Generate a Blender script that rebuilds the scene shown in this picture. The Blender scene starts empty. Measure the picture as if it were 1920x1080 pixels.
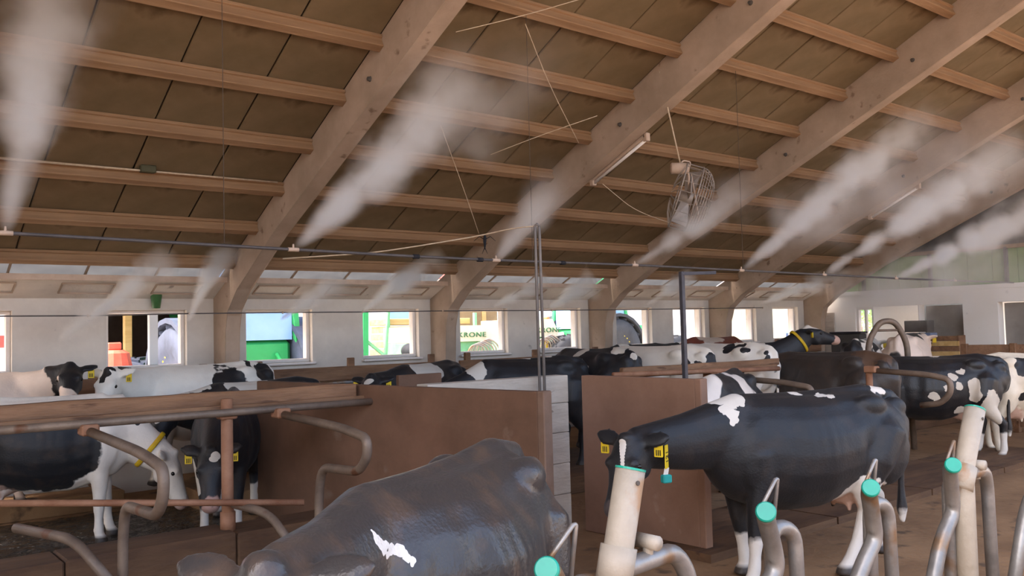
import bpy, bmesh, math, random
from mathutils import Vector, Matrix, Euler, noise as mnoise
from mathutils.bvhtree import BVHTree
random.seed(7)
SC = bpy.context.scene
COL = SC.collection
PI = math.pi
V = Vector

# ------------------------------------------------------------------ camera
F_PX = 1643.72
CAM_Z = 1.95
ROT = Matrix(((0.77863707, -0.01068718, -0.62738353),
              (-0.62694363, -0.05437294, -0.77716489),
              (-0.02580699, 0.9984635, -0.04903704)))      # camera axes -> world axes
cam_d = bpy.data.cameras.new('camera')
cam_d.sensor_width = 36.0
cam_d.lens = F_PX / 1920.0 * 36.0
cam_d.clip_end = 400
cam = bpy.data.objects.new('camera', cam_d)
COL.objects.link(cam)
cam.location = (0, 0, CAM_Z)
cam.rotation_euler = ROT.to_euler()
SC.camera = cam

# ------------------------------------------------------------------ world, sun, exposure
w = bpy.data.worlds.new('sky'); SC.world = w; w.use_nodes = True
nt = w.node_tree
bg = nt.nodes['Background']
sky = nt.nodes.new('ShaderNodeTexSky')
sky.sky_type = 'NISHITA'; sky.sun_disc = False
sky.sun_elevation = math.radians(52); sky.sun_rotation = math.radians(285)
sky.air_density = 0.8; sky.dust_density = 6.0; sky.ozone_density = 0.2
nt.links.new(sky.outputs[0], bg.inputs[0])
bg.inputs[1].default_value = 0.60
sl = bpy.data.lights.new('sun', 'SUN'); sl.energy = 2.0; sl.angle = math.radians(1.0); sl.color = (1.0, 0.93, 0.82)
sun = bpy.data.objects.new('sun', sl); COL.objects.link(sun)
sun.rotation_euler = V((-0.80, 0.10, 1.05)).to_track_quat('Z', 'Y').to_euler()
sun.location = (-20, 0, 30)
SC.view_settings.view_transform = 'Standard'
SC.view_settings.look = 'None'
SC.view_settings.gamma = 1.0
SC.view_settings.use_curve_mapping = False
SC.view_settings.exposure = 0.75
SC.cycles.max_bounces = 6
SC.cycles.diffuse_bounces = 4
SC.cycles.transparent_max_bounces = 12
SC.cycles.volume_bounces = 4
SC.cycles.volume_max_steps = 40
SC.cycles.sample_clamp_indirect = 6.0

# ------------------------------------------------------------------ measuring helpers (a picture point at a known depth, height or plane)
def ray(x, y):
    return ROT @ V(((x - 960.0) / F_PX, -(y - 540.0) / F_PX, -1.0))
ORG = V((0, 0, CAM_Z))
def at_t(x, y, t): return ORG + ray(x, y) * t
def at_y(x, y, Y): r = ray(x, y); return ORG + r * (Y / r.y)
def at_x(x, y, X): r = ray(x, y); return ORG + r * (X / r.x)
def at_z(x, y, z): r = ray(x, y); return ORG + r * ((z - CAM_Z) / r.z)

# ------------------------------------------------------------------ materials
def lin(c):
    if isinstance(c, str):
        c = [int(c[i:i + 2], 16) / 255 for i in (0, 2, 4)]
    return tuple((x / 12.92 if x <= .04045 else ((x + .055) / 1.055) ** 2.4) for x in c) + (1.0,)
MATS = {}
def mat(name, c1, c2=None, scale=4.0, rough=.8, metal=0.0, bump=0.0, bscale=None, stretch=(1, 1, 1), contrast=(.35, .65), spots=None, detail=6, coat=0):
    if name in MATS: return MATS[name]
    m = bpy.data.materials.new(name); m.use_nodes = True
    t = m.node_tree; N = t.nodes; L = t.links
    p = N['Principled BSDF']
    p.inputs['Roughness'].default_value = rough
    p.inputs['Metallic'].default_value = metal
    p.inputs['Coat Weight'].default_value = coat
    tc = N.new('ShaderNodeTexCoord'); mp = N.new('ShaderNodeMapping')
    mp.inputs['Scale'].default_value = stretch
    L.new(tc.outputs['Object'], mp.inputs[0])
    if c2:
        n = N.new('ShaderNodeTexNoise'); n.inputs['Scale'].default_value = scale; n.inputs['Detail'].default_value = detail
        n.inputs['Roughness'].default_value = .62
        L.new(mp.outputs[0], n.inputs['Vector'])
        r = N.new('ShaderNodeValToRGB')
        r.color_ramp.elements[0].position = contrast[0]; r.color_ramp.elements[1].position = contrast[1]
        r.color_ramp.elements[0].color = lin(c1); r.color_ramp.elements[1].color = lin(c2)
        L.new(n.outputs[0], r.inputs[0]); out = r.outputs[0]
        if spots:
            n2 = N.new('ShaderNodeTexNoise'); n2.inputs['Scale'].default_value = spots[1]; n2.inputs['Detail'].default_value = 8
            L.new(mp.outputs[0], n2.inputs['Vector'])
            mr = N.new('ShaderNodeMapRange'); mr.inputs[1].default_value = spots[2]; mr.inputs[2].default_value = spots[2] + .08
            L.new(n2.outputs[0], mr.inputs[0])
            mx = N.new('ShaderNodeMixRGB'); mx.inputs[2].default_value = lin(spots[0])
            L.new(mr.outputs[0], mx.inputs[0]); L.new(out, mx.inputs[1]); out = mx.outputs[0]
        L.new(out, p.inputs['Base Color'])
    else:
        p.inputs['Base Color'].default_value = lin(c1)
    if bump:
        b = N.new('ShaderNodeBump'); b.inputs['Strength'].default_value = bump; b.inputs['Distance'].default_value = .09 if name == 'wet_slurry' else .02
        nb = N.new('ShaderNodeTexNoise'); nb.inputs['Scale'].default_value = bscale or scale * 4; nb.inputs['Detail'].default_value = 5
        L.new(mp.outputs[0], nb.inputs['Vector']); L.new(nb.outputs[0], b.inputs['Height']); L.new(b.outputs[0], p.inputs['Normal'])
    MATS[name] = m
    return m

M_concrete = mat('rafter_concrete', 'a08a76', 'b59d89', 1.6, .85, bump=.25, bscale=25, spots=('7e6654', 5.0, .66))
M_purlin = mat('purlin_timber', '866547', '9f7d5c', 3.0, .8, bump=.3, bscale=20, stretch=(.25, 3, 3), spots=('6d4a30', 7, .68))
M_panel = mat('roof_board', '6e5d41', '806b50', 1.4, .9, bump=.15, bscale=12, spots=('5c4a2e', 1.6, .6))
M_roof = mat('roof_outer', '4a3d30', '55463a', 2, .9)
M_wall = mat('plaster', 'ccc1b5', 'e0d6c9', 1.2, .9, bump=.2, bscale=18, spots=('8d7f75', 4.5, .68))
M_white = mat('whitewash', 'f3ece3', 'f8f2ea', 1.0, .9, bump=.15, bscale=14, spots=('a39a90', 3.5, .7))
M_green_gable = mat('green_boarding', '7c9656', '8ca868', 2.2, .8)
M_dark = mat('dark_boarding', '4b4540', '5a524b', 2, .9)
M_floor = mat('barn_floor', '7a5a3b', '967350', 1.3, .95, bump=.7, bscale=14, spots=('5d4630', 3.2, .6))
M_slurry = mat('wet_slurry', '1e1b19', '3a352f', 5, .03, bump=1.0, bscale=9)
M_yard = mat('yard_concrete', 'b5aca0', 'c5beb4', .8, .9, bump=.2)
M_brownwall = mat('dung_brown_panel', '604431', '7b5843', 1.2, .75, bump=.25, bscale=9, spots=('7d6453', 3.0, .68))
M_panel_edge = mat('panel_edge', '69503f', '7a6050', 4, .8, bump=.3)
M_greyboard = mat('grey_concrete_wall', 'b3a596', 'c6b9aa', 2.4, .85, bump=.5, bscale=9, stretch=(1, 1, 4), spots=('7e6e60', 4, .68))
M_wood = mat('stall_timber', '6c4a31', '90694a', 2.2, .7, bump=.5, bscale=14, stretch=(.5, 3, 3), spots=('5d3d27', 4, .63))
M_kerb = mat('kerb_wood', '4f3521', '6f4f33', 2.0, .8, bump=.5, bscale=10, stretch=(.5, 2, 2), spots=('4a3120', 3, .6))
M_pipe_dirty = mat('dirty_pipe', '66564a', '897564', 3.0, .55, .25, bump=.2, bscale=30, spots=('6a4630', 5, .62))
M_pipe = mat('galvanised_pipe', '7f7c79', 'a39e98', 4.0, .42, .55, bump=.1, bscale=40, spots=('8a6f55', 3, .56))
M_pipe_rust = mat('rusty_pipe', '8a5b40', 'a4775a', 4.0, .7, .1, bump=.3, bscale=30)
M_darkpipe = mat('dark_steel', '35333a', '4a474d', 6, .5, .3)
M_hose = mat('mist_hose', '453e3c', '564e4b', 6, .5)
M_postwhite = mat('cream_painted_post', 'a29583', 'b5a897', 3.2, .55, bump=.25, bscale=25, spots=('a5805c', 4.0, .62))
M_cap = mat('green_plastic_cap', '16a188', '199480', 8, .35)
M_yellow = mat('yellow_tag', 'e6c51d', 'd9b414', 12, .5)
M_tagink = mat('tag_ink', '2a2410')
M_collar = mat('collar_strap', 'd9b31a', 'c79b14', 15, .7)
M_teal = mat('teal_plastic', '1f8f88')
M_eye = mat('eye_dark', '120c09', rough=.1)
M_rope = mat('pale_rope', 'c9b49a', 'b59c80', 20, .9)
M_wire = mat('thin_wire', '4a3c30')
M_metal_lamp = mat('lamp_housing', 'c5ab95', 'b59a84', 6, .6)
M_fan = mat('fan_grey', '8f8176', 'a3968a', 6, .55, .3)
M_jd = mat('tractor_green', '2f9a55', '36a860', 3, .4)
M_jdlt = mat('machine_green', '6fb37e', '82c291', 3, .5)
M_cream = mat('machine_cream', 'e2d9b4', 'ece4c4', 3, .5)
M_tyre = mat('tyre_rubber', '39404f', '485064', 4, .8)
M_tyredk = mat('tyre_black', '2c2d31', '3a3b3f', 4, .8)
M_rim = mat('yellow_rim', 'e8c714', 'f0d22a', 4, .5)
M_glassb = mat('cab_glass', '8fb6e6', '9dc2ee', 2, .15)
M_orange = mat('orange_lamp', 'f0602c', 'f57a40', 6, .4)
M_red = mat('red_plastic', 'd8553c', 'e06a50', 3, .55)
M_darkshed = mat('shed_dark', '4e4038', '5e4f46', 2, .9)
M_timber_y = mat('sawn_timber', 'c29a5c', 'd8b47a', 3, .8, stretch=(.4, 3, 3))
M_bluegrey = mat('blue_grey_metal', '6f7a92', '808aa2', 3, .5)
M_whitewall = mat('white_render', 'efeeec', 'f6f5f3', 1, .9)
M_redband = mat('red_paint', 'c0554c', 'cc6458', 3, .7)
M_framew = mat('window_frame_white', 'e4d9d0', 'efe6de', 4, .7, bump=.1)
M_letter = mat('green_lettering', '4a7a52')
M_brown_tarp = mat('brown_tarp', '8d7350', '9f8560', 3, .8)
M_leaf = mat('leaf_green', '6a9a3a', '8ab858', 5, .8)
M_greenpail = mat('green_pail', '3f6a3c', '4c7a48', 5, .5)
M_olive = mat('olive_box', '45422c', '524e36', 5, .8)
M_doorhaze = mat('door_grey_haze', '8d8680', '9a938c', 3, .8)  # dark end wall doors, mist haze mixed into their colour as grey
M_poledull = mat('dull_pole', '6f6864', '837b75', 6, .6, .3)
M_black = mat('black_plumage', '14131a')

def glass_mat():
    m = bpy.data.materials.new('translucent_sheet'); m.use_nodes = True
    t = m.node_tree; N = t.nodes; L = t.links
    for n in list(N):
        if n.type != 'OUTPUT_MATERIAL': N.remove(n)
    out = N['Material Output']
    tc = N.new('ShaderNodeTexCoord'); n = N.new('ShaderNodeTexNoise'); n.inputs['Scale'].default_value = 2.5
    L.new(tc.outputs['Object'], n.inputs['Vector'])
    r = N.new('ShaderNodeValToRGB'); r.color_ramp.elements[0].color = (.26, .265, .27, 1); r.color_ramp.elements[1].color = (.42, .425, .43, 1)
    L.new(n.outputs[0], r.inputs[0])
    a = N.new('ShaderNodeBsdfTranslucent'); b = N.new('ShaderNodeBsdfDiffuse'); mx = N.new('ShaderNodeMixShader'); mx.inputs[0].default_value = .45
    L.new(r.outputs[0], a.inputs[0]); L.new(r.outputs[0], b.inputs[0])
    L.new(a.outputs[0], mx.inputs[1]); L.new(b.outputs[0], mx.inputs[2]); L.new(mx.outputs[0], out.inputs[0])
    return m
M_sheet = glass_mat()

# ------------------------------------------------------------------ mesh helpers
def obj(name, bm, m, parent=None, smooth=False, loc=None):
    me = bpy.data.meshes.new(name)
    bmesh.ops.recalc_face_normals(bm, faces=bm.faces)
    bm.to_mesh(me); bm.free()
    if m: me.materials.append(m)
    if smooth:
        me.polygons.foreach_set('use_smooth', [True] * len(me.polygons))
    o = bpy.data.objects.new(name, me); COL.objects.link(o)
    if loc is not None: o.location = loc
    if parent is not None:
        o.parent = parent
    return o
def mobj(name, me, parent=None, loc=(0, 0, 0), rot=(0, 0, 0), scale=None):
    o = bpy.data.objects.new(name, me); COL.objects.link(o)
    o.location = loc; o.rotation_euler = rot
    if scale: o.scale = scale
    if parent is not None: o.parent = parent
    return o
def tag(o, label, cat=None, group=None, kind=None):
    if label: o['label'] = label
    if cat: o['category'] = cat
    if group: o['group'] = group
    if kind: o['kind'] = kind
    return o
def thing(name, label, cat, loc=(0, 0, 0), rz=0, group=None, kind=None):
    o = bpy.data.objects.new(name, None); COL.objects.link(o)
    o.empty_display_size = .1
    o.location = loc; o.rotation_euler = (0, 0, rz)
    return tag(o, label, cat, group, kind)
def struct(name, bm, m, smooth=False, label=None):
    o = obj(name, bm, m, None, smooth); o['kind'] = 'structure'
    if label: o['label'] = label
    return o

def box(bm, lo, hi, bev=0.0, rot=None, piv=None):
    lo = V(lo); hi = V(hi); c = (lo + hi) / 2; s = hi - lo
    r = bmesh.ops.create_cube(bm, size=1.0)
    vs = r['verts']
    bmesh.ops.scale(bm, vec=s, verts=vs)
    if bev > 0:
        es = list({e for v in vs for e in v.link_edges})
        rb = bmesh.ops.bevel(bm, geom=es, offset=bev, segments=1, affect='EDGES')
        vs = list({v for f in rb['faces'] for v in f.verts} | {v for v in vs if v.is_valid})
    if rot is not None: bmesh.ops.rotate(bm, cent=(0, 0, 0), matrix=rot, verts=vs)
    bmesh.ops.translate(bm, vec=c, verts=vs)
    return vs
def B(lo, hi, bev=0.0):
    bm = bmesh.new(); box(bm, lo, hi, bev); return bm
def bar(bm, a, b, w, h=None, bev=0.0):
    """rectangular bar from a to b, w horizontal width, h height"""
    a = V(a); b = V(b); h = h or w; d = (b - a); L = d.length; d.normalize()
    up = V((0, 0, 1)) if abs(d.z) < .95 else V((0, 1, 0))
    s = d.cross(up).normalized(); u = s.cross(d)
    vs = box(bm, (-L / 2, -w / 2, -h / 2), (L / 2, w / 2, h / 2), bev)
    m = Matrix((d, s, u)).transposed().to_4x4(); m.translation = (a + b) / 2
    bmesh.ops.transform(bm, matrix=m, verts=vs)
def fillet(pts, r, n=5):
    pts = [V(p) for p in pts]
    out = [pts[0]]
    for i in range(1, len(pts) - 1):
        p = pts[i]; a = (pts[i - 1] - p); b = (pts[i + 1] - p)
        rr = min(r, a.length * .48, b.length * .48)
        a = p + a.normalized() * rr; b = p + b.normalized() * rr
        for k in range(n + 1):
            t = k / n
            out.append(a * (1 - t) ** 2 + p * 2 * t * (1 - t) + b * t * t)
    out.append(pts[-1]); return out
def sweep(bm, pts, rads, seg=10, cap=True, up=V((0, 0, 1))):
    """loft of ellipses; rads: list of r or (rw, rh)"""
    pts = [V(p) for p in pts]; n = len(pts)
    rings = []
    side = None
    for i in range(n):
        d = (pts[min(i + 1, n - 1)] - pts[max(i - 1, 0)])
        d = d.normalized() if d.length > 1e-9 else V((1, 0, 0))
        if side is None:
            s = d.cross(up)
            if s.length < .05: s = d.cross(V((0, 1, 0)))
            if s.length < .05: s = d.cross(V((1, 0, 0)))
            side = s.normalized()
        else:
            side = (side - d * side.dot(d))
            side = side.normalized()
        u = side.cross(d).normalized()
        r = rads[i] if isinstance(rads, (list, tuple)) else rads
        rw, rh = r if isinstance(r, (list, tuple)) else (r, r)
        rings.append([bm.verts.new(pts[i] + side * (math.cos(2 * PI * k / seg) * rw) + u * (math.sin(2 * PI * k / seg) * rh)) for k in range(seg)])
    for i in range(n - 1):
        for k in range(seg):
            bm.faces.new((rings[i][k], rings[i][(k + 1) % seg], rings[i + 1][(k + 1) % seg], rings[i + 1][k]))
    if cap:
        bm.faces.new(rings[0][::-1]); bm.faces.new(rings[-1])
def T(pts, r, seg=10, fr=0):
    bm = bmesh.new(); sweep(bm, fillet(pts, fr) if fr else pts, r, seg); return bm
def cyl(bm, a, b, r, r2=None, seg=16):
    sweep(bm, [V(a), V(b)], [r, r if r2 is None else r2], seg)
def sphere(bm, c, r, seg=12, rings=8):
    q = bmesh.ops.create_uvsphere(bm, u_segments=seg, v_segments=rings, radius=1.0)
    vs = q['verts']
    bmesh.ops.scale(bm, vec=r if isinstance(r, (tuple, list, Vector)) else (r, r, r), verts=vs)
    bmesh.ops.translate(bm, vec=c, verts=vs)
def lathe(bm, prof, seg=24, axis='z', c=(0, 0, 0)):
    rings = []
    c = V(c)
    for (r, h) in prof:
        ring = []
        for k in range(seg):
            a = 2 * PI * k / seg
            x, y = r * math.cos(a), r * math.sin(a)
            p = {'z': (x, y, h), 'x': (h, x, y), 'y': (x, h, y)}[axis]
            ring.append(bm.verts.new(c + V(p)))
        rings.append(ring)
    for i in range(len(rings) - 1):
        for k in range(seg):
            bm.faces.new((rings[i][k], rings[i][(k + 1) % seg], rings[i + 1][(k + 1) % seg], rings[i + 1][k]))
    bm.faces.new(rings[0][::-1]); bm.faces.new(rings[-1])
def prism(bm, poly, axis, a, b):
    """poly: 2D points; extruded along axis from a to b. axis 'x': poly=(y,z); 'y': poly=(x,z)"""
    def P(p, h): return {'x': (h, p[0], p[1]), 'y': (p[0], h, p[1]), 'z': (p[0], p[1], h)}[axis]
    v0 = [bm.verts.new(P(p, a)) for p in poly]; v1 = [bm.verts.new(P(p, b)) for p in poly]
    n = len(poly)
    bm.faces.new(v0[::-1]); bm.faces.new(v1)
    for i in range(n): bm.faces.new((v0[i], v0[(i + 1) % n], v1[(i + 1) % n], v1[i]))
def PR(poly, axis, a, b):
    bm = bmesh.new(); prism(bm, poly, axis, a, b); return bm

# ================================================================== THE BARN SHELL
WY = 12.0                                    # inner face of the window wall
XE = 19.15                                   # inner face of the end wall
SL = 0.485                                   # roof slope
def roof_z(y): return 2.65 + SL * (WY - y)
BAY = 3.57
RX = [0.91 + BAY * k for k in range(6)]      # rafter centres
SILL, HEAD = 1.575, 2.35

struct('floor', B((-14, -8, -.3), (XE, WY, 0)), M_floor)
struct('ground', B((-90, -90, -.5), (120, 120, -.05)), M_yard)

# window wall with openings
wins = [(x, x + 1.02) for x in (-.9, .92, 3.0, 4.84, 6.71, 8.55, 10.3, 12.27, 13.93, 15.75, 17.4)]
bm = bmesh.new()
xs = [-14.0]
for a, b in wins: xs += [a, b]
xs.append(XE + .3)
box(bm, (-14, WY, -.1), (XE + .3, WY + .28, SILL)); box(bm, (-14, WY, HEAD), (XE + .3, WY + .28, 2.62))
for i in range(0, len(xs), 2): box(bm, (xs[i], WY, SILL), (xs[i + 1], WY + .28, HEAD))
struct('wall_back', bm, M_wall)
n = 0
for (a, b) in wins:
    if b < 1.2: continue
    n += 1
    root = thing('window_%d' % n, None, None, ((a + b) / 2, WY + .12, SILL), kind='structure')
    hw = (b - a) / 2; hh = HEAD - SILL
    for nm, lo, hi in (('window_frame', (-hw, -.02, hh - .045), (hw, .10, hh)), ('window_frame', (-hw, -.02, 0), (hw, .10, .05)),
                       ('window_frame', (-hw, -.02, .05), (-hw + .05, .10, hh - .045)), ('window_frame', (hw - .05, -.02, .05), (hw, .10, hh - .045))):
        obj(nm, B(lo, hi, .006), M_framew, root)
    obj('window_sill', B((-hw - .03, -.19, -.035), (hw + .03, .06, 0), .008), M_framew, root)
    if n == 2:
        obj('mullion', B((.05, -.03, .05), (.16, .06, hh - .045), .005), M_whitewall, root)

# soffit below the translucent strip, one slab per bay, with shallow hatches
def sof_z(y): return 2.50 + (12.0 - y) * .43
for k in range(5):
    x0, x1 = RX[k] + .1, RX[k] + BAY - .1
    bm = bmesh.new()
    prism(bm, [(11.5, sof_z(11.5)), (12.02, sof_z(12.02)), (12.02, sof_z(12.02) + .1), (11.5, sof_z(11.5) + .04)], 'x', x0, x1)
    so = struct('trim_%d' % (k + 1), bm, M_wall)
    for q in range(3):
        xa = x0 + .3 + q * 1.1
        bm = bmesh.new()
        a1, a2 = 11.6, 11.84
        z1, z2 = sof_z(a1) - .01, sof_z(a2) - .01
        for (p, q2) in (((xa, a1, z1), (xa + .6, a1, z1)), ((xa, a2, z2), (xa + .6, a2, z2)), ((xa, a1, z1), (xa, a2, z2)), ((xa + .6, a1, z1), (xa + .6, a2, z2))):
            bar(bm, p, q2, .018, .018)
        obj('hatch_frame', bm, M_concrete, so)
    struct('trim_%d' % (k + 11), B((x0 - .05, 11.46, sof_z(11.5) - .02), (x1 + .05, 11.5, sof_z(11.5) + .05)), M_metal_lamp)

# roof: outer skin, rear slope cut short out of view to admit sky light
bm = bmesh.new()
def slab(bm, y0, y1, zf, th, x0=-14.0, x1=XE + .3):
    prism(bm, [(y0, zf(y0)), (y1, zf(y1)), (y1, zf(y1) + th), (y0, zf(y0) + th)], 'x', x0, x1)
RIDGE = 2.0
slab(bm, RIDGE, 11.38, lambda y: roof_z(y) + .05, .06)
slab(bm, 11.95, 12.7, lambda y: roof_z(y) + .05, .06)
slab(bm, .6, RIDGE, lambda y: roof_z(RIDGE) - SL * (RIDGE - y) + .05, .06)
ceil = struct('ceiling', bm, M_roof)
ang = -math.atan(SL)
# panels and purlins
PSTEP = .77
PY = [11.27 - PSTEP * i for i in range(12)]
def share(bm, m, name, smooth=False):
    me = bpy.data.meshes.new(name); bmesh.ops.recalc_face_normals(bm, faces=bm.faces); bm.to_mesh(me); bm.free(); me.materials.append(m)
    if smooth: me.polygons.foreach_set('use_smooth', [True] * len(me.polygons))
    return me
BW = BAY - .2
PW = BW / 4
slen = PSTEP / math.cos(math.atan(SL))
pan_me = []
for v in range(3):
    bm = bmesh.new()
    box(bm, (-PW / 2 + .008, -slen / 2, -.018), (PW / 2 - .008, slen / 2, .012), .008)
    pan_me.append(share(bm, M_panel, 'roof_panel'))
bm = bmesh.new()
box(bm, (-BW / 2, -.05, -.13), (BW / 2, .05, -.03), .006); box(bm, (-BW / 2, -.075, -.035), (BW / 2, .075, .0), .004)
pur_me = share(bm, M_purlin, 'purlin')
for k in range(5):
    xc = RX[k] + BAY / 2
    for i, y in enumerate(PY):
        mobj('purlin', pur_me, ceil, (xc, y, roof_z(y) - .01), (ang, 0, random.uniform(-.003, .003)))
        ym = y - PSTEP / 2
        if i < 11:
            for q in range(4):
                o = mobj('panel', pan_me[(i + q + k) % 3], ceil, (xc - BW / 2 + PW * (q + .5), ym, roof_z(ym) + .02 + random.uniform(-.004, .004)),
                         (ang + random.uniform(-.006, .006), random.uniform(-.006, .006), 0))
# translucent panes in the eave strip
bm = bmesh.new(); box(bm, (-PW / 2 - .004, -.3, -.004), (PW / 2 + .004, .3, .004))
sh_me = share(bm, M_sheet, 'eave_pane')
for k in range(5):
    for q in range(4):
        mobj('pane', sh_me, ceil, (RX[k] + .1 + PW * (q + .5), 11.66, roof_z(11.66) + .04), (ang, 0, 0))
        if q: mobj('pane_bar', share(B((-.012, -.3, -.02), (.012, .3, .0)), M_concrete, 'pane_bar'), ceil, (RX[k] + .1 + PW * q, 11.66, roof_z(11.66) + .03), (ang, 0, 0))

# rafters, each one solid with its column
def raf_d(y): return .42 + max(0, 10.0 - y) * .035   # vertical depth below the roof boards
for k, x in enumerate(RX):
    bm = bmesh.new()
    y0 = RIDGE
    poly = [(12.0, 0), (12.0, roof_z(12.0) + .02), (y0, roof_z(y0) + .02), (y0, roof_z(y0) - raf_d(y0)), (7.0, roof_z(7) - raf_d(7)), (10.0, roof_z(10.0) - raf_d(10.)),
            (11.15, roof_z(11.15) - .47), (11.48, roof_z(11.48) - .58), (11.56, 2.05), (11.66, 0)]
    prism(bm, poly, 'x', x - .1, x + .1)
    bmesh.ops.bevel(bm, geom=[e for e in bm.edges], offset=.012, segments=1, affect='EDGES')
    r = struct('rafter_beam', bm, M_concrete)
    r['label'] = 'sloping concrete rafter'
    for yy in (7.6, 5.6):
        zz = roof_z(yy) - raf_d(yy) * .55
        q = bmesh.new(); lathe(q, [(.03, 0), (.022, -.012), (.02, -.03)], 10, 'x', (x - .1, yy, zz))
        obj('bolt_hole', q, M_dark, r)

# far left gable with big doorway, unseen, added to cut light from that end
bm = bmesh.new()
prism(bm, [(12.0, -.1), (12.0, roof_z(12.0)), (RIDGE, roof_z(RIDGE)), (7.5, -.1)], 'x', -14.2, -14.0)
prism(bm, [(7.5, 4.4), (RIDGE, roof_z(RIDGE)), (.6, roof_z(RIDGE) - SL * 1.4), (.6, 4.4)], 'x', -14.2, -14.0)
struct('wall_left_light_block', bm, M_wall)

# end wall with door openings (measured on its plane)
def ew(x, y=600): p = at_x(x, y, XE); return p.y, p.z
TW = at_x(1620, 548, XE).z
OH = at_x(1700, 573, XE).z
OPN = [(ew(1604)[0], ew(1636)[0]), (ew(1638)[0], ew(1722)[0]), (ew(1724)[0], ew(1806)[0]), (ew(1872)[0], ew(1960)[0])]
bm = bmesh.new()
edge = 12.0
for a, b in OPN:
    box(bm, (XE, a, -.1), (XE + .25, edge, TW)); box(bm, (XE, b, OH), (XE + .25, a, TW)); edge = b
box(bm, (XE, -7, -.1), (XE + .25, edge, TW))
struct('wall_right', bm, M_white)
# gable above: green boards between posts, dark boarding higher
gz = at_x(1750, 474, XE).z
bm = bmesh.new()
prism(bm, [(11.95, TW), (.6, TW), (.6, roof_z(RIDGE) - SL * 1.4), (RIDGE, roof_z(RIDGE) + .02)], 'x', XE + .14, XE + .2)
gable = struct('wall_gable', bm, M_dark)
yb = 11.9
while yb > 1:
    ya = yb - .5
    ht1 = max(TW + .02, min(gz, roof_z(yb) - .02))
    ht2 = min(gz, roof_z(ya) - .02)
    obj('board', PR([(ya + .006, TW), (yb - .006, TW), (yb - .006, ht1), (ya + .006, ht2)], 'x', XE + .10, XE + .135), M_green_gable, gable)
    yb = ya
obj('gable_rail', B((XE + .02, 1, gz - .03), (XE + .1, WY - (gz - 2.65) / SL, gz + .05)), M_purlin, gable)
for xx in (1620, 1746, 1890):
    yy = ew(xx)[0]
    obj('gable_post', B((XE + .02, yy - .03, TW), (XE + .1, yy + .03, gz)), M_dark, gable)
struct('trim_20', B((XE - .03, -7, TW - .06), (XE, 12, TW + .03)), M_white)
# rooms behind the end wall
struct('wall_annex', B((XE + 4.6, 3, 0), (XE + 4.8, OPN[1][0] + .02, 2.9)), M_white)
struct('ceiling_annex', B((XE + .2, 3, 2.8), (XE + 4.8, OPN[1][0] + .02, 2.9)), M_white)
struct('wall_passage', B((XE + .25, OPN[1][0] + .0, 0), (XE + 2.2, OPN[1][0] + .06, 2.9)), M_white)
def door(n, y0, y1, parts):
    d = thing('door_%d' % n, None, None, (XE + .12, (y0 + y1) / 2, 0), kind='structure')
    hw = abs(y0 - y1) / 2
    for nm, lo, hi, m in parts(hw): obj(nm, B(lo, hi, .004), m, d)
door(1, *OPN[0], lambda h: [('door_frame', (-.06, -h, 0), (.06, -h + .05, OH), M_framew), ('door_frame', (-.06, h - .05, 0), (.06, h, OH), M_framew),
                            ('door_frame', (-.06, -h + .05, OH - .06), (.06, h - .05, OH), M_framew), ('door_mullion', (-.04, -.02, 0), (.04, .03, OH - .06), M_framew)])
door(2, ew(1540)[0], ew(1566)[0], lambda h: [('door_leaf', (-.18, -h, 0), (-.13, h, OH - .1), M_greyboard), ('door_handle', (-.22, -h + .06, 1.0), (-.18, -h + .09, 1.14), M_pipe), ('door_jamb', (-.2, h, 0), (-.121, h + .06, OH - .05), M_dark)])
door(3, *OPN[2], lambda h: [('door_leaf', (.15, -h + .02, 0), (.2, h - .02, OH - .02), M_doorhaze), ('door_handle', (.1, h - .2, 1.0), (.15, h - .16, 1.15), M_pipe)])
door(4, *OPN[3], lambda h: [('door_leaf', (.15, -h + .02, 0), (.2, h - .02, OH - .02), M_doorhaze), ('door_handle', (.1, h - .2, 1.0), (.15, h - .16, 1.15), M_pipe)])
obs = at_x(1860, 600, XE)

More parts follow.
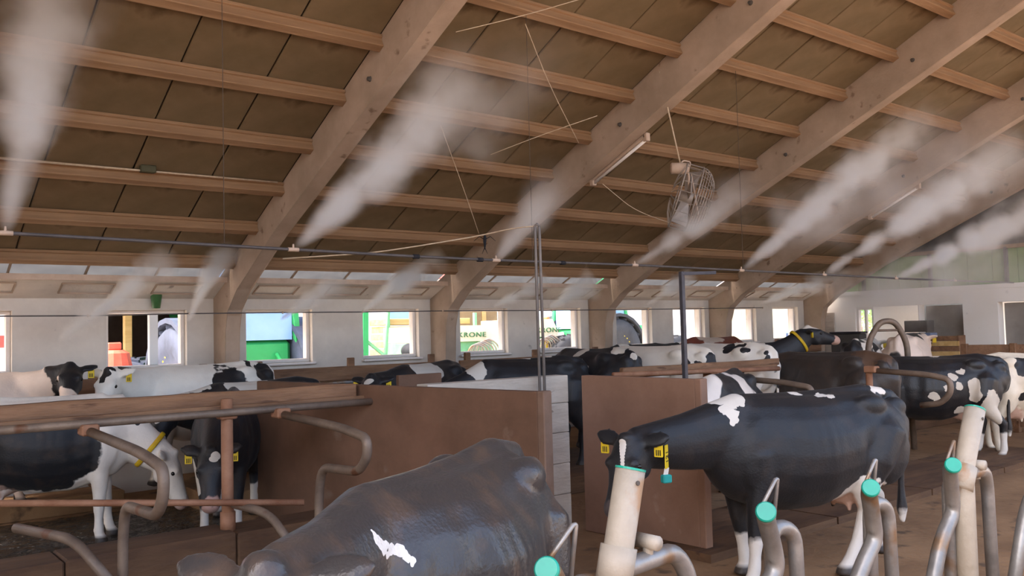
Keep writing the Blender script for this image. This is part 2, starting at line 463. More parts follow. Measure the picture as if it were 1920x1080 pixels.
# ================================================================== COWS
def cow_mat(name, base, patch, blobs=(), noise_p=None, seed=0.0, sock=0.0, muzzle=None, mz_col='b08a7c', rough=.55, dirt=.35, belly=None, blaze=None):
    """coat: base colour, patches of the other colour placed on the animal (centre, radii) with ragged edges"""
    m = bpy.data.materials.new(name); m.use_nodes = True
    t = m.node_tree; N = t.nodes; L = t.links; p = N['Principled BSDF']
    p.inputs['Roughness'].default_value = rough
    p.inputs['Sheen Weight'].default_value = .04
    tc = N.new('ShaderNodeTexCoord')
    nz = N.new('ShaderNodeTexNoise'); nz.inputs['Scale'].default_value = 5.0; nz.inputs['Detail'].default_value = 4
    L.new(tc.outputs['Object'], nz.inputs['Vector'])
    def math_(op, a, b=None, c=None):
        n = N.new('ShaderNodeMath'); n.operation = op
        for i, v in enumerate((a, b, c)):
            if v is None: continue
            if isinstance(v, (int, float)): n.inputs[i].default_value = v
            else: L.new(v, n.inputs[i])
        return n.outputs[0]
    def vmath(op, a, b=None):
        n = N.new('ShaderNodeVectorMath'); n.operation = op
        for i, v in enumerate((a, b)):
            if v is None: continue
            if isinstance(v, (tuple, list)): n.inputs[i].default_value = v
            else: L.new(v, n.inputs[i])
        return n
    d = vmath('SUBTRACT', nz.outputs['Color'], (.5, .5, .5)).outputs[0]
    ds = vmath('SCALE', d); ds.inputs['Scale'].default_value = .22
    P = vmath('ADD', tc.outputs['Object'], ds.outputs[0]).outputs[0]
    def blob(c, r, src=None):
        q = vmath('SUBTRACT', src or P, tuple(c)).outputs[0]
        q = vmath('DIVIDE', q, tuple(r)).outputs[0]
        return math_('SUBTRACT', 1.0, vmath('LENGTH', q).outputs['Value'])
    val = None
    for c, r in blobs:
        b = blob(c, r); val = b if val is None else math_('MAXIMUM', val, b)
    if noise_p:
        n2 = N.new('ShaderNodeTexNoise'); n2.noise_dimensions = '4D'; n2.inputs['Scale'].default_value = noise_p[0]; n2.inputs['Detail'].default_value = 1.5
        n2.inputs['W'].default_value = seed
        L.new(tc.outputs['Object'], n2.inputs['Vector'])
        b = math_('SUBTRACT', n2.outputs[0], noise_p[1]); b = math_('MULTIPLY', b, 2.0)
        val = b if val is None else math_('MAXIMUM', val, b)
    sep = N.new('ShaderNodeSeparateXYZ'); L.new(P, sep.inputs[0])
    def mixc(f, a, b):
        n = N.new('ShaderNodeMixRGB')
        L.new(f, n.inputs[0])
        for i, v in ((1, a), (2, b)):
            if isinstance(v, tuple): n.inputs[i].default_value = v
            else: L.new(v, n.inputs[i])
        return n.outputs[0]
    def sharp(v, k=30.0):
        n = math_('MULTIPLY', v, k); n = math_('ADD', n, .5); c = N.new('ShaderNodeClamp'); L.new(n, c.inputs[0]); return c.outputs[0]
    col = lin(base)
    # soft tonal variation in the coat
    nv = N.new('ShaderNodeTexNoise'); nv.inputs['Scale'].default_value = 2.2; nv.inputs['Detail'].default_value = 6
    L.new(tc.outputs['Object'], nv.inputs['Vector'])
    cb = tuple(min(1, x * 1.5 + .004) for x in lin(base)[:3]) + (1,)
    col = mixc(nv.outputs[0], lin(base), cb)
    if val is not None: col = mixc(sharp(val), col, lin(patch))
    white = 'd8cec2'
    if sock: col = mixc(sharp(math_('SUBTRACT', sock, sep.outputs[2])), col, lin(white))
    if belly:
        bl = blob(*belly); col = mixc(sharp(bl, 6), col, lin('c7a08a'))
    if blaze:
        for c, r in blaze: col = mixc(sharp(blob(c, r, tc.outputs['Object'])), col, lin(white))
    if muzzle: col = mixc(sharp(blob(muzzle[0], muzzle[1]), 8), col, lin(mz_col))
    # muck on legs
    if dirt:
        nd = N.new('ShaderNodeTexNoise'); nd.inputs['Scale'].default_value = 7; nd.inputs['Detail'].default_value = 8
        L.new(tc.outputs['Object'], nd.inputs['Vector'])
        f = math_('SUBTRACT', nd.outputs[0], .48); f = math_('MULTIPLY', f, 5)
        c = N.new('ShaderNodeClamp'); L.new(f, c.inputs[0])
        col = mixc(math_('MULTIPLY', c.outputs[0], dirt), col, lin('7a5a40'))
    so = N.new('ShaderNodeSeparateXYZ'); L.new(tc.outputs['Object'], so.inputs[0])
    col = mixc(sharp(math_('SUBTRACT', .075, so.outputs[2])), col, lin('3c322b'))
    L.new(col, p.inputs['Base Color'])
    bp = N.new('ShaderNodeBump'); bp.inputs['Strength'].default_value = .25; bp.inputs['Distance'].default_value = .01
    nb = N.new('ShaderNodeTexNoise'); nb.inputs['Scale'].default_value = 60; L.new(tc.outputs['Object'], nb.inputs['Vector'])
    L.new(nb.outputs[0], bp.inputs['Height']); L.new(bp.outputs[0], p.inputs['Normal'])
    return m

def dirv(yaw, pitch):
    a, b = math.radians(yaw), math.radians(pitch)
    return V((math.cos(a) * math.cos(b), math.sin(a) * math.cos(b), math.sin(b)))
COW_N = 0
def cow(label, x, t, heading, coat, anchor='mid', bz=0.0, neck=(0, 12), neck_len=.62, head=(0, -38), voxel=.024, tags='both', collar=False, fat=1.0,
        scale=1.0, tail_side=0.0, leg_shift=(0, 0, 0, 0), group='dairy cows in the barn', lie=False, tag_plate=False, px=(), stretch=(1, 1, 1), deep=.03):
    """facing +X, feet on z=0; x,t: picture column and depth of the anchor on the ground"""
    global COW_N
    COW_N += 1
    N0 = V((.60, 0, 1.16))
    nd = dirv(*neck); poll = N0 + nd * neck_len
    hd = dirv(*head)
    lat = V((-math.sin(math.radians(head[0])), math.cos(math.radians(head[0])), 0))
    hup = hd.cross(lat).normalized()
    if hup.z < 0 and abs(head[1]) < 85: hup = -hup
    g = at_t(x, 572, t); g.z = bz
    lx = {'mid': V((0, 0, 0)), 'withers': V((.5, 0, 0)), 'hip': V((-.5, 0, 0)), 'poll': V((poll.x, poll.y, 0))}[anchor] * scale
    hr = math.radians(heading)
    R = Matrix.Rotation(hr, 3, 'Z')
    pos = g - R @ lx
    bm = bmesh.new()
    # trunk
    S = [(-.885, 1.25, .05, .05), (-.86, 1.20, .15, .13), (-.79, 1.14, .25, .20), (-.66, 1.10, .325, .255), (-.48, 1.07, .36, .285), (-.25, 1.0, .425, .335),
         (0.0, .965, .455, .36), (.22, .965, .455, .345), (.42, 1.0, .43, .29), (.57, 1.03, .40, .235), (.70, 1.06, .33, .19), (.80, 1.07, .24, .15), (.86, 1.07, .12, .09)]
    sweep(bm, [V((a, 0, b)) for a, b, c, d in S], [(d * fat, c) for a, b, c, d in S], 20)
    S = [(a, b - deep * max(0, 1 - abs(a) / .75), c + deep * max(0, 1 - abs(a) / .75), d) for a, b, c, d in S]
    # spine ridge, hooks and pins
    sweep(bm, [V((.55, 0, 1.37)), V((.2, 0, 1.375)), V((-.2, 0, 1.38)), V((-.55, 0, 1.40)), V((-.84, 0, 1.36))], [.075, .06, .06, .065, .05], 10)
    for s in (-1, 1):
        sphere(bm, (-.47, s * .175 * fat, 1.30), (.15, .09, .095))
        sphere(bm, (-.79, s * .10, 1.26), (.11, .06, .09))
        # shoulder and thigh masses
        sphere(bm, (.52, s * .17, .98), (.17, .10, .30))
        sphere(bm, (-.58, s * .19, .95), (.24, .11, .30))
    # neck
    mid = N0.lerp(poll, .5) + V((0, 0, -.02))
    nup = V((0, 0, 1))
    sweep(bm, [V((.48, 0, 1.10)), N0, mid, poll - nd * .02, poll + nd * .06], [(.20, .34), (.175, .29), (.14, .215), (.108, .15), (.07, .09)], 16)
    # head
    h0 = poll + V((0, 0, .02))
    hs = [(-.07, .07, .06, .0), (0.0, .115, .115, .0), (.10, .132, .135, -.02), (.20, .122, .125, -.03), (.31, .094, .102, -.03), (.41, .088, .085, -.03), (.47, .095, .082, -.03), (.52, .075, .06, -.035), (.545, .04, .03, -.035)]
    sweep(bm, [h0 + hd * a + hup * d for a, b, c, d in hs], [(b, c) for a, b, c, d in hs], 16, up=hup)
    sphere(bm, h0 + hup * .085 - hd * .02, (.065, .065, .05))
    for s in (-1, 1):                                        # cheeks, brow, ears
        sphere(bm, h0 + hd * .16 + lat * s * .085 + hup * .055, .045)
        sphere(bm, h0 + hd * .14 - hup * .09 + lat * s * .05, .08)
        e0 = h0 + lat * s * .09 + hup * .02 - hd * .02
        ed = (lat * s + hup * .02 - hd * .28).normalized()
        sweep(bm, [e0, e0 + ed * .07, e0 + ed * .14, e0 + ed * .2], [(.032, .032), (.068, .026), (.065, .024), (.02, .014)], 10, up=hup)
    # dewlap
    sweep(bm, [V((.72, 0, .86)), V((.78, 0, .98)).lerp(N0, .3), mid - V((0, 0, .14))], [(.05, .10), (.04, .10), (.03, .06)], 10)
    # legs
    ls = leg_shift
    for i, s in enumerate((1, -1)):
        d = ls[i]
        F = [((.52, s * .16, 1.0), .13), ((.50, s * .175, .80), .105), ((.52 + d * .3, s * .165, .62), .082), ((.53 + d * .5, s * .16, .44), .062), ((.53 + d * .6, s * .16, .38), .058), ((.535 + d * .75, s * .16, .24), .042),
             ((.54 + d * .9, s * .16, .13), .048), ((.555 + d, s * .16, .075), .046), ((.565 + d, s * .16, .055), .06), ((.575 + d, s * .16, .0), .07)]
        sweep(bm, [V(a) for a, b in F], [b for a, b in F], 12, up=V((1, 0, 0)))
        d = ls[2 + i]
        H = [((-.60, s * .11, 1.24), .10), ((-.58, s * .17, 1.08), .185), ((-.52 + d * .2, s * .215, .86), .165), ((-.56 + d * .4, s * .215, .70), .115), ((-.66 + d * .6, s * .20, .56), .075), ((-.725 + d * .7, s * .195, .48), .062), ((-.715 + d * .75, s * .195, .40), .054), ((-.70 + d * .85, s * .195, .25), .044),
             ((-.69 + d * .95, s * .195, .13), .05), ((-.665 + d, s * .195, .075), .047), ((-.655 + d, s * .195, .055), .06), ((-.645 + d, s * .195, .0), .07)]
        sweep(bm, [V(a) for a, b in H], [b for a, b in H], 12, up=V((1, 0, 0)))
    # udder, teats, tail
    sphere(bm, (-.40, 0, .66), (.26, .17, .17))
    for a in (-.5, -.33):
        for s in (-1, 1): sweep(bm, [V((a, s * .08, .56)), V((a, s * .085, .50)), V((a, s * .085, .455))], [.03, .024, .016], 8)
    sweep(bm, [V((-.84, 0, 1.36)), V((-.91, tail_side * .1, 1.30)), V((-.945, tail_side * .3, 1.10)), V((-.93, tail_side * .6, .80)), V((-.92, tail_side, .58)), V((-.92, tail_side, .40)), V((-.92, tail_side, .28))], [.045, .042, .032, .026, .028, .045, .02], 8, up=V((1, 0, 0)))
    me0 = bpy.data.meshes.new('tmp'); bmesh.ops.recalc_face_normals(bm, faces=bm.faces); bm.to_mesh(me0); bm.free()
    tmp = bpy.data.objects.new('tmp', me0); COL.objects.link(tmp)
    r = tmp.modifiers.new('r', 'REMESH'); r.mode = 'VOXEL'; r.voxel_size = voxel; r.use_smooth_shade = True
    sm = tmp.modifiers.new('s', 'SMOOTH'); sm.factor = .5; sm.iterations = 4 if voxel > .02 else 7
    dg = bpy.context.evaluated_depsgraph_get(); dg.update()
    me = bpy.data.meshes.new_from_object(tmp.evaluated_get(dg), depsgraph=dg)
    bpy.data.objects.remove(tmp); bpy.data.meshes.remove(me0)
    import numpy as np
    nv = len(me.vertices); co = np.empty(nv * 3, 'f'); me.vertices.foreach_get('co', co); co = co.reshape(-1, 3)
    X, Y, Z = co[:, 0], co[:, 1], co[:, 2]
    sg = np.sign(Y); side = np.clip((np.abs(Y) - .12) / .08, 0, 1)
    hol = np.exp(-((X + .24) / .13) ** 2 - ((Z - 1.26) / .10) ** 2) * .028                  # flank hollow
    hol += np.exp(-((X - .30) / .07) ** 2 - ((Z - 1.0) / .30) ** 2) * .018                 # behind the shoulder
    hol += np.exp(-((X + .36) / .07) ** 2 - ((Z - .92) / .20) ** 2) * .03                  # in front of the thigh
    rib = np.clip(1 - np.abs(X - .05) / .22, 0, 1) * np.clip(1 - np.abs(Z - 1.08) / .2, 0, 1) * .003 * np.sin(X * 2 * np.pi / .085)
    co[:, 1] -= sg * side * (hol - rib)
    me.vertices.foreach_set('co', co.ravel()); me.update()
    # coat
    kw = dict(coat); kw.setdefault('seed', COW_N * 3.7)
    zmin = min(v.co.z for v in me.vertices)
    sv = V(stretch) * scale
    MW = Matrix.Translation((pos.x, pos.y, bz - zmin * sv.z)) @ Matrix.Rotation(hr, 4, 'Z') @ Matrix.Diagonal((sv.x, sv.y, sv.z, 1))
    if px:                                                  # coat marks measured on the animal's surface
        MI = MW.inverted(); lo = MI @ ORG
        me.calc_loop_triangles()
        bvh = BVHTree.FromPolygons([v.co for v in me.vertices], [tuple(f.vertices) for f in me.polygons])
        kw['blobs'] = list(kw.get('blobs', ()))
        for (qx, qy, qr) in px:
            h = bvh.ray_cast(lo, ((MI @ at_t(qx, qy, 3.0)) - lo).normalized())
            if h[0] is not None: kw['blobs'].append((tuple(h[0]), (qr, qr * 1.2, qr)))
    kw['muzzle'] = (tuple(h0 + hd * .50 - hup * .03), (.10, .10, .10))
    kw.setdefault('belly', ((-.40, 0, .60), (.28, .2, .17)))
    if coat.get('face') is not None:
        fw = kw.pop('face')
        kw['blaze'] = [(tuple(h0 + hd * a + hup * b + lat * l), tuple(r_ if isinstance(r_, (tuple, list)) else (r_, r_, r_))) for a, b, l, r_ in fw]
    me.materials.clear(); me.materials.append(cow_mat('coat_%02d' % COW_N, **kw))
    me.polygons.foreach_set('use_smooth', [True] * len(me.polygons))
    o = bpy.data.objects.new('cow', me); COL.objects.link(o)
    o.location = (pos.x, pos.y, bz - zmin * sv.z); o.rotation_euler = (0, 0, hr); o.scale = sv
    tag(o, label, 'cow', group)
    # eyes, tags, collar
    for s in (-1, 1):
        b = bmesh.new(); sphere(b, h0 + hd * .165 + lat * s * .112 + hup * .03, .022, 10, 6); obj('eye', b, M_eye, o, True)
        if tags == 'both' or tags == s:
            e = h0 + lat * s * .09 + hup * .02 - hd * .02 + (lat * s - hd * .28).normalized() * .12 + hd * .03
            b = bmesh.new()
            box(b, (-.008, -.032, -.085), (.008, .032, .0), .004)
            fr = Matrix((hd, lat, V((0, 0, 1)))).transposed().to_4x4(); fr = Matrix.Translation(e + V((0, 0, -.01))) @ fr
            bmesh.ops.transform(b, matrix=fr, verts=b.verts)
            tg = obj('ear_tag', b, M_yellow, o)
            b = bmesh.new()
            for q in range(3): box(b, (.0085, -.018 + q * .014, -.07), (.0095, -.010 + q * .014, -.03))
            bmesh.ops.transform(b, matrix=fr, verts=b.verts)
            obj('tag_number', b, M_tagink, tg)
    if collar:
        c0 = N0.lerp(poll, .72)
        b = bmesh.new()
        u1 = nd.cross(lat).normalized(); pts = []
        for k in range(25):
            a = 2 * PI * k / 24
            pts.append(c0 + V((-nd.y, nd.x, 0)).normalized() * math.cos(a) * .135 + nd.cross(V((-nd.y, nd.x, 0)).normalized()) * math.sin(a) * .20)
        sweep(b, pts, [(.008, .024)] * 25, 8, up=nd)
        obj('collar', b, M_collar, o, True)
    return o

Bk, Wh = '151417', 'd9cfc2'
# the big black cow behind the headlocks
main_cow = cow('black cow with white forehead streak and yellow collar plate, standing behind the headlock fence', 1494, 6.98, 163, dict(base='0c0c0f', patch=Wh, sock=.36,
    blobs=[((-.34, .2, .46), (.26, .17, .36)), ((-.72, -.2, .62), (.2, .16, .42))],
    face=[(.0, .10, .0, .034)] + [(.02 + .022 * k, .112 - .004 * k, .004 * k, .027 - .0012 * k) for k in range(12)], rough=.55, dirt=.06, mz_col='453c3c'),
    neck=(4, -4), neck_len=.86, head=(30, -60), voxel=.016, tags='both', fat=1.04, stretch=(1.08, 1.06, .985), deep=.06, leg_shift=(.05, -.12, .48, -.20),
    px=((1345, 752, .06), (1362, 750, .07), (1380, 745, .06), (1368, 770, .05), (1376, 785, .035), (1490, 738, .045), (1535, 740, .05), (1556, 745, .04), (1640, 726, .06), (1350, 985, .06), (1375, 992, .05)))
pc = V((1.27, .19, 1.04))
b_ = bmesh.new(); box(b_, (-.03, -.004, -.085), (.03, .004, .085), .003)
fr_ = Matrix.Translation(pc) @ Matrix.Rotation(math.radians(40), 4, 'Z'); bmesh.ops.transform(b_, matrix=fr_, verts=b_.verts)
plate = obj('collar_plate', b_, M_yellow, main_cow)
b_ = bmesh.new(); sweep(b_, [pc + V((0, 0, -.08)), pc + V((0, -.02, -.14))], [(.018, .004)] * 2, 6); obj('collar_strap', b_, M_framew, main_cow)
b_ = bmesh.new(); box(b_, pc + V((-.035, -.04, -.19)), pc + V((.03, .01, -.13)), .008); obj('collar_weight', b_, M_teal, main_cow)
c_ = bpy.data.curves.new('digits', 'FONT'); c_.body = '121'; c_.size = .062; c_.extrude = .001; c_.align_x = 'CENTER'; c_.align_y = 'CENTER'
o_ = bpy.data.objects.new('tmp', c_); COL.objects.link(o_)
dg_ = bpy.context.evaluated_depsgraph_get(); dg_.update(); dm_ = bpy.data.meshes.new_from_object(o_.evaluated_get(dg_)); bpy.data.objects.remove(o_)
dm_.transform(fr_ @ Matrix.Translation((0, .0055, 0)) @ Matrix.Rotation(PI, 4, 'Z') @ Matrix.Rotation(PI / 2, 4, 'X') @ Matrix.Rotation(PI / 2, 4, 'Z'))
dm_.materials.clear(); dm_.materials.append(M_tagink); mobj('plate_number', dm_, plate)
# the wet dark cow in front
cow('wet slate-grey cow seen from above in front of the brown partition, head lowered', 905, 3.98, 210, dict(base='332f2d', patch='e6e0d8', rough=.30, dirt=.3, mz_col='453f40'),
    anchor='hip', neck=(8, 8), neck_len=.6, head=(14, -42), voxel=.015, tags=1, fat=1.1, px=((706, 1008, .022), (716, 1015, .024), (728, 1022, .024), (740, 1029, .022), (752, 1037, .02), (765, 1045, .016)))
# pen on the left
cow('white cow with black flank and small black neck spots, head lowered behind the loop divider', 185, 8.7, -14, dict(base='d6cabd', patch=Bk, blobs=[((-.05, -.3, .88), (.55, .3, .40)), ((.70, -.16, 1.28), (.04, .1, .05)), ((.78, -.16, 1.2), (.03, .1, .035)), ((.64, -.16, 1.16), (.03, .1, .03)), ((.86, -.14, 1.16), (.035, .1, .035))], dirt=.15, mz_col='c9a596'),
    anchor='withers', neck=(-6, -40), neck_len=.66, head=(-12, -68), voxel=.018, tags=-1, collar=True, leg_shift=(.05, -.05, 0, .1))
cow('pale cream cow with a black head turned round, beside the wall under the barn window', 132, 9.7, -6, dict(base='cdb7a6', patch=Bk, blobs=[((1.15, -.2, 1.4), (.36, .6, .5))], dirt=.1), anchor='poll', bz=.2, neck=(-42, 22), head=(-100, -35), voxel=.026)
cow('cow with white black-patched face and pink muzzle near the left windows', 208, 9.95, 184, dict(base='d9cfc4', patch=Bk, blobs=[((1.02, .16, 1.42), (.10, .14, .12)), ((1.25, .30, 1.40), (.12, .05, .2)), ((-.2, 0, 1.1), (.3, .5, .3)), ((-.75, .1, 1.25), (.16, .2, .2)), ((-.55, .0, 1.42), (.05, .2, .08))], mz_col='c08a78', dirt=.08), anchor='poll', bz=.2, neck=(20, 16), head=(45, -50), voxel=.026, tags=1)
cow('black and white cow with a pink nose just above the left timber rail', 312, 9.5, 191, dict(base=Bk, patch=Wh, blobs=[((.95, 0, 1.42), (.3, .3, .08)), ((.2, 0, 1.4), (.3, .4, .2))], face=[(.45, .03, 0, (.14, .1, .1)), (.2, .12, 0, (.15, .04, .08))], mz_col='c48f7c', dirt=.1), anchor='poll', bz=.0, neck=(10, 4), head=(35, -50), voxel=.024)
cow('black cow with a white forehead spot, facing out behind the timber post', 412, 8.65, 242, dict(base='151418', patch=Wh, sock=.34, face=[(.05, .11, .05, (.05, .05, .04)), (.08, .11, .03, (.035, .045, .03))], blobs=[((.5, -.25, .62), (.12, .1, .2))], dirt=.1), anchor='withers', neck=(0, -26), neck_len=.6, head=(4, -62), voxel=.02, scale=.97)
# middle and right of the window side
cow('black cow with a narrow white blaze, peering over the brown partition', 695, 10.5, 205, dict(base=Bk, patch=Wh, face=[(.12, .12, 0, (.22, .05, .035))], blobs=[((.2, .1, 1.35), (.3, .3, .2))], dirt=.1), anchor='poll', bz=.12, neck=(0, 6), head=(15, -35), voxel=.024)
cow('long black cow with one white neck patch, broadside behind the grey concrete wall', 985, 11.3, 172, dict(base='131215', patch=Wh, blobs=[((.78, .1, 1.36), (.11, .2, .2)), ((-.05, .0, 1.47), (.35, .08, .05))], dirt=.05), bz=.16, neck=(0, -12), head=(0, -45), voxel=.024)
cow('black and white cow with white back and white flank patch behind the short brown partition', 1152, 11.8, 84, dict(base='141317', patch=Wh, dirt=.05), anchor='hip', bz=.24, neck=(0, -10), head=(0, -45), voxel=.024, fat=1.1,
    px=((1090, 660, .10), (1110, 653, .12), (1135, 650, .14), (1160, 652, .12), (1085, 685, .10), (1095, 692, .09), (1190, 668, .05)))
cow('dark cow mostly hidden behind the white-backed cows below the seventh window', 1195, 14.9, 10, dict(base='1b1c1c', patch=Wh, blobs=[((-.5, 0, 1.4), (.12, .4, .3))], dirt=.05), bz=.24, voxel=.03)
cow('white cow with a few black hip spots, rump toward the alley beside the dark post', 1284, 12.0, 96, dict(base='d6cbbd', patch='201d20', blobs=[((-.6, -.25, 1.06), (.10, .14, .11)), ((-.3, -.3, 1.02), (.07, .14, .09)), ((.05, -.3, 1.08), (.2, .2, .12)), ((.5, 0, 1.2), (.2, .4, .2))], dirt=.05), anchor='hip', bz=.25, voxel=.024, neck=(0, -10), px=((1288, 678, .06), (1309, 678, .05), (1335, 676, .09), (1250, 690, .05)))
cow('red-brown and white cow along the window wall', 1335, 16.6, 0, dict(base='6a3424', patch='cdb9a8', noise_p=(2.2, .56), dirt=.03), bz=.30, voxel=.03, neck=(0, -10))
cow('white cow with scattered black spots behind the rusty rails', 1402, 12.4, 92, dict(base='d8cdc0', patch='1e1c1f', noise_p=(3.2, .6), seed=5.2, dirt=.03), anchor='hip', bz=.25, voxel=.024, neck=(0, -20), px=((1365, 652, .10), (1385, 650, .08), (1397, 656, .07), (1435, 660, .05), (1436, 672, .05)))
cow('black cow with raised white-blazed head and yellow collar', 1440, 14.0, -34, dict(base='19181b', patch=Wh, blobs=[((.3, 0, 1.3), (.12, .5, .2)), ((-.4, 0, 1.3), (.3, .5, .3))], face=[(.16, .13, 0, (.34, .09, .05)), (.5, .0, 0, .09)], mz_col='c9a08e', dirt=.03), anchor='withers', bz=.22, neck=(0, 36), neck_len=.66, head=(0, -12), voxel=.02, collar=True, tags=-1)
cow('brown-black cow with its rump toward the alley, behind the black cow', 1545, 12.0, 88, dict(base='2f2824', patch='5a4334', blobs=[((-.6, -.1, 1.25), (.35, .3, .3))], dirt=.1, rough=.45), scale=1.08, voxel=.02, neck=(10, 5))
cow('white and black cow behind the brown-black one', 1612, 15.2, 20, dict(base='d8cdc0', patch='1e1c1f', noise_p=(2.0, .53), seed=9.1, dirt=.03), bz=.22, voxel=.03)
cow('large black cow with white hind leg and bare udder, walking away on the right', 1748, 12.6, 128, dict(base='131214', patch='d2c4b2', sock=.34, blobs=[((-.62, .28, .70), (.16, .16, .28)), ((-.42, .3, .98), (.09, .1, .14)), ((.0, 0, 1.46), (.1, .2, .05))], dirt=.08, rough=.45), voxel=.018, neck=(0, 2), fat=1.06, leg_shift=(.1, -.08, -.1, .12), px=((1790, 708, .06), (1800, 695, .04), (1775, 725, .05), (1797, 725, .05), (1800, 770, .08), (1808, 800, .08), (1750, 745, .07), (1822, 745, .05)))
cow('cream-white cow with black neck patch at the right picture edge', 1876, 12.7, -50, dict(base='d3c4ae', patch='1f1c1c', blobs=[((.35, -.2, 1.0), (.3, .3, .3)), ((-.35, -.3, 1.28), (.12, .2, .12))], dirt=.15), anchor='hip', voxel=.02, neck=(0, 5), fat=1.06, px=((1850, 690, .09), (1862, 705, .08), (1845, 670, .06), (1915, 745, .07)))
cow('pinkish white cow resting far back by the brown fence', 1700, 15.7, 15, dict(base='d6bfae', patch='2a2424', noise_p=(1.8, .55), seed=2.1, dirt=.03), bz=.28, voxel=.03)
cow('white and black cow under the rails behind the short brown partition', 1352, 9.7, 205, dict(base='d4c8bc', patch=Bk, noise_p=(1.9, .5), seed=4.4, dirt=.08), voxel=.024, neck=(-10, -20), head=(20, -45), tags='both')

# ================================================================== STALLS, FENCES
struct('platform_left', B((.8, 11.0, 0), (2.95, 11.6, .2), .01), M_floor)
struct('platform_right', B((3.5, 9.75, 0), (18.6, 11.6, .22), .01), M_floor)
struct('platform_middle', B((5.2, 7.75, 0), (17.6, 9.73, .2), .01), M_kerb)
# brown partitions and the grey wall
def partition(p, q, zt0, zt1, th, name, label, m=M_brownwall):
    p = V(p); q = V(q); d = (q - p).normalized(); nrm = V((-d.y, d.x)) * th / 2
    root = thing(name, label, 'partition', (p.x, p.y, 0))
    def poly(a, b, za, zb, w, z0):
        bm = bmesh.new(); vs = []
        n2 = nrm * w
        for (c, zz) in ((a, za), (b, zb)):
            for s in (1, -1):
                for z in (z0, zz): vs.append(bm.verts.new((c.x + n2.x * s - p.x, c.y + n2.y * s - p.y, z)))
        f = lambda *i: bm.faces.new([vs[k] for k in i])
        f(0, 1, 3, 2); f(4, 6, 7, 5); f(0, 4, 5, 1); f(2, 3, 7, 6); f(1, 5, 7, 3); f(0, 2, 6, 4)
        bmesh.ops.bevel(bm, geom=bm.edges[:], offset=.008, segments=1, affect='EDGES')
        return bm
    L = (q - p).length
    obj('panel', poly(p + d * .07, q, zt0 - .005, zt1, 1, 0), m, root)
    obj('end_board', poly(p, p + d * .068, zt0, zt0, 1.08, 0), M_panel_edge if m is M_brownwall else m, root)
    return root
LP0, LP1 = at_z(1027, 733, 1.5), at_z(488, 714, 1.5)
RP0, RP1 = at_z(1320, 710, 1.5), at_z(1082, 703, 1.5)
partition((LP0.x, LP0.y), (LP1.x, LP1.y), 1.5, 1.5, .09, 'stall_partition', 'long brown dung-stained partition left of the grey concrete strip')
partition((RP0.x, RP0.y), (RP1.x, RP1.y - .1), 1.5, 1.5, .09, 'stall_partition', 'short brown partition behind the head of the black cow', mat('pinkish_brown_panel_lit', '84614c', '9c7660', 1.2, .75, bump=.25, bscale=9, spots=('a98a76', 3.0, .67)))  # pinkish stain, plus a paler brown that paints in this panel's stronger light
root = thing('concrete_wall', 'pale grey board-marked concrete wall between the two brown partitions', 'wall', (5.1, 6.55, 0))
zb = 0
for i, h in enumerate((.34, .30, .30, .29, .27)):
    obj('concrete_lift', B((-.86, -.09 + .003 * (i % 2), zb + .004), (.80, .09, zb + h), .006), M_greyboard, root); zb += h
# low brown board along the back row, seen above the long partition
p0, p1 = at_z(745, 700, 1.55), at_z(1005, 703, 1.55)
rt = thing('board_wall', 'low brown board wall in front of the broadside black cow', 'partition', (p0.x, p0.y, 0))
for q in range(4):
    obj('plank', B((.0, -.03, .02 + q * .38), (p1.x - p0.x + .1, .03, .39 + q * .38), .006), M_brownwall, rt)
# wooden front along the window wall with rail pipe
for i, (x0, x1) in enumerate(((1.2, 4.3), (4.66, 7.9), (8.2, 11.5), (11.75, 15.0), (15.35, 18.6))):
    rt = thing('wall_board_rail', ['brown plank rail below the two left windows', 'brown plank rail below the green tractor windows', 'brown plank rail below the cream baler windows', 'brown plank rail below the bright windows beside the dark post', 'brown plank rail below the farthest windows'][i], 'rail', ((x0 + x1) / 2, 11.55, .2), group='plank rails along the window wall')
    h = (x1 - x0) / 2
    obj('plank', B((-h, -.03, 1.10), (h, .03, 1.30), .008), M_wood, rt)
    obj('plank', B((-h, -.025, .80), (h, .025, 1.05), .008), M_kerb, rt)
    for q in (-h + .2, 0, h - .2): obj('post', B((q - .05, .03, 0), (q + .05, .1, 1.42), .008), M_wood, rt)
    obj('rail_pipe', T([(-h, -.10, 1.07), (h, -.10, 1.07)], .028), M_pipe, rt, True)

# neck rail, left: timber beam, timber strip, pipe and posts
def long_beam(name, label, a, b, w, h, m, bev=.015, cat='rail', n=10):
    a = V(a); b = V(b)
    bm = bmesh.new(); L = (b - a).length
    bar(bm, (0, 0, 0), b - a, w, h, bev)
    bmesh.ops.subdivide_edges(bm, edges=[e for e in bm.edges if e.calc_length() > L * .8], cuts=n)
    for v in bm.verts:
        v.co += V((0, mnoise.noise(v.co * 2.0 + a) * .012, mnoise.noise(v.co * 1.7 + a * 2) * .014))
    o = obj(name, bm, m, None, False, a)
    return tag(o, label, cat)
a, b = at_z(-40, 780, 1.45), at_z(664, 732, 1.45)
long_beam('timber_beam', 'thick brown timber beam along the left stalls', a, b, .13, .13, M_wood)
a, b = at_y(-40, 803, 7.05), at_y(722, 745, 7.05)
long_beam('timber_strip', 'thinner tan timber strip just under the thick beam', a, b, .06, .07, M_wood, .006)
RL = 6.93
a, b = at_y(-60, 812, RL), at_y(768, 747, RL)
o = tag(obj('neck_rail_pipe', T([(0, 0, 0), b - a], .032), M_pipe_dirty, None, True, a), 'grey neck rail pipe ending on the long brown partition', 'pipe')
p = at_y(425, 748, 7.0)
rt = thing('stall_post', 'upright brown post holding the left neck rail', 'post', (p.x, 7.0, 0))
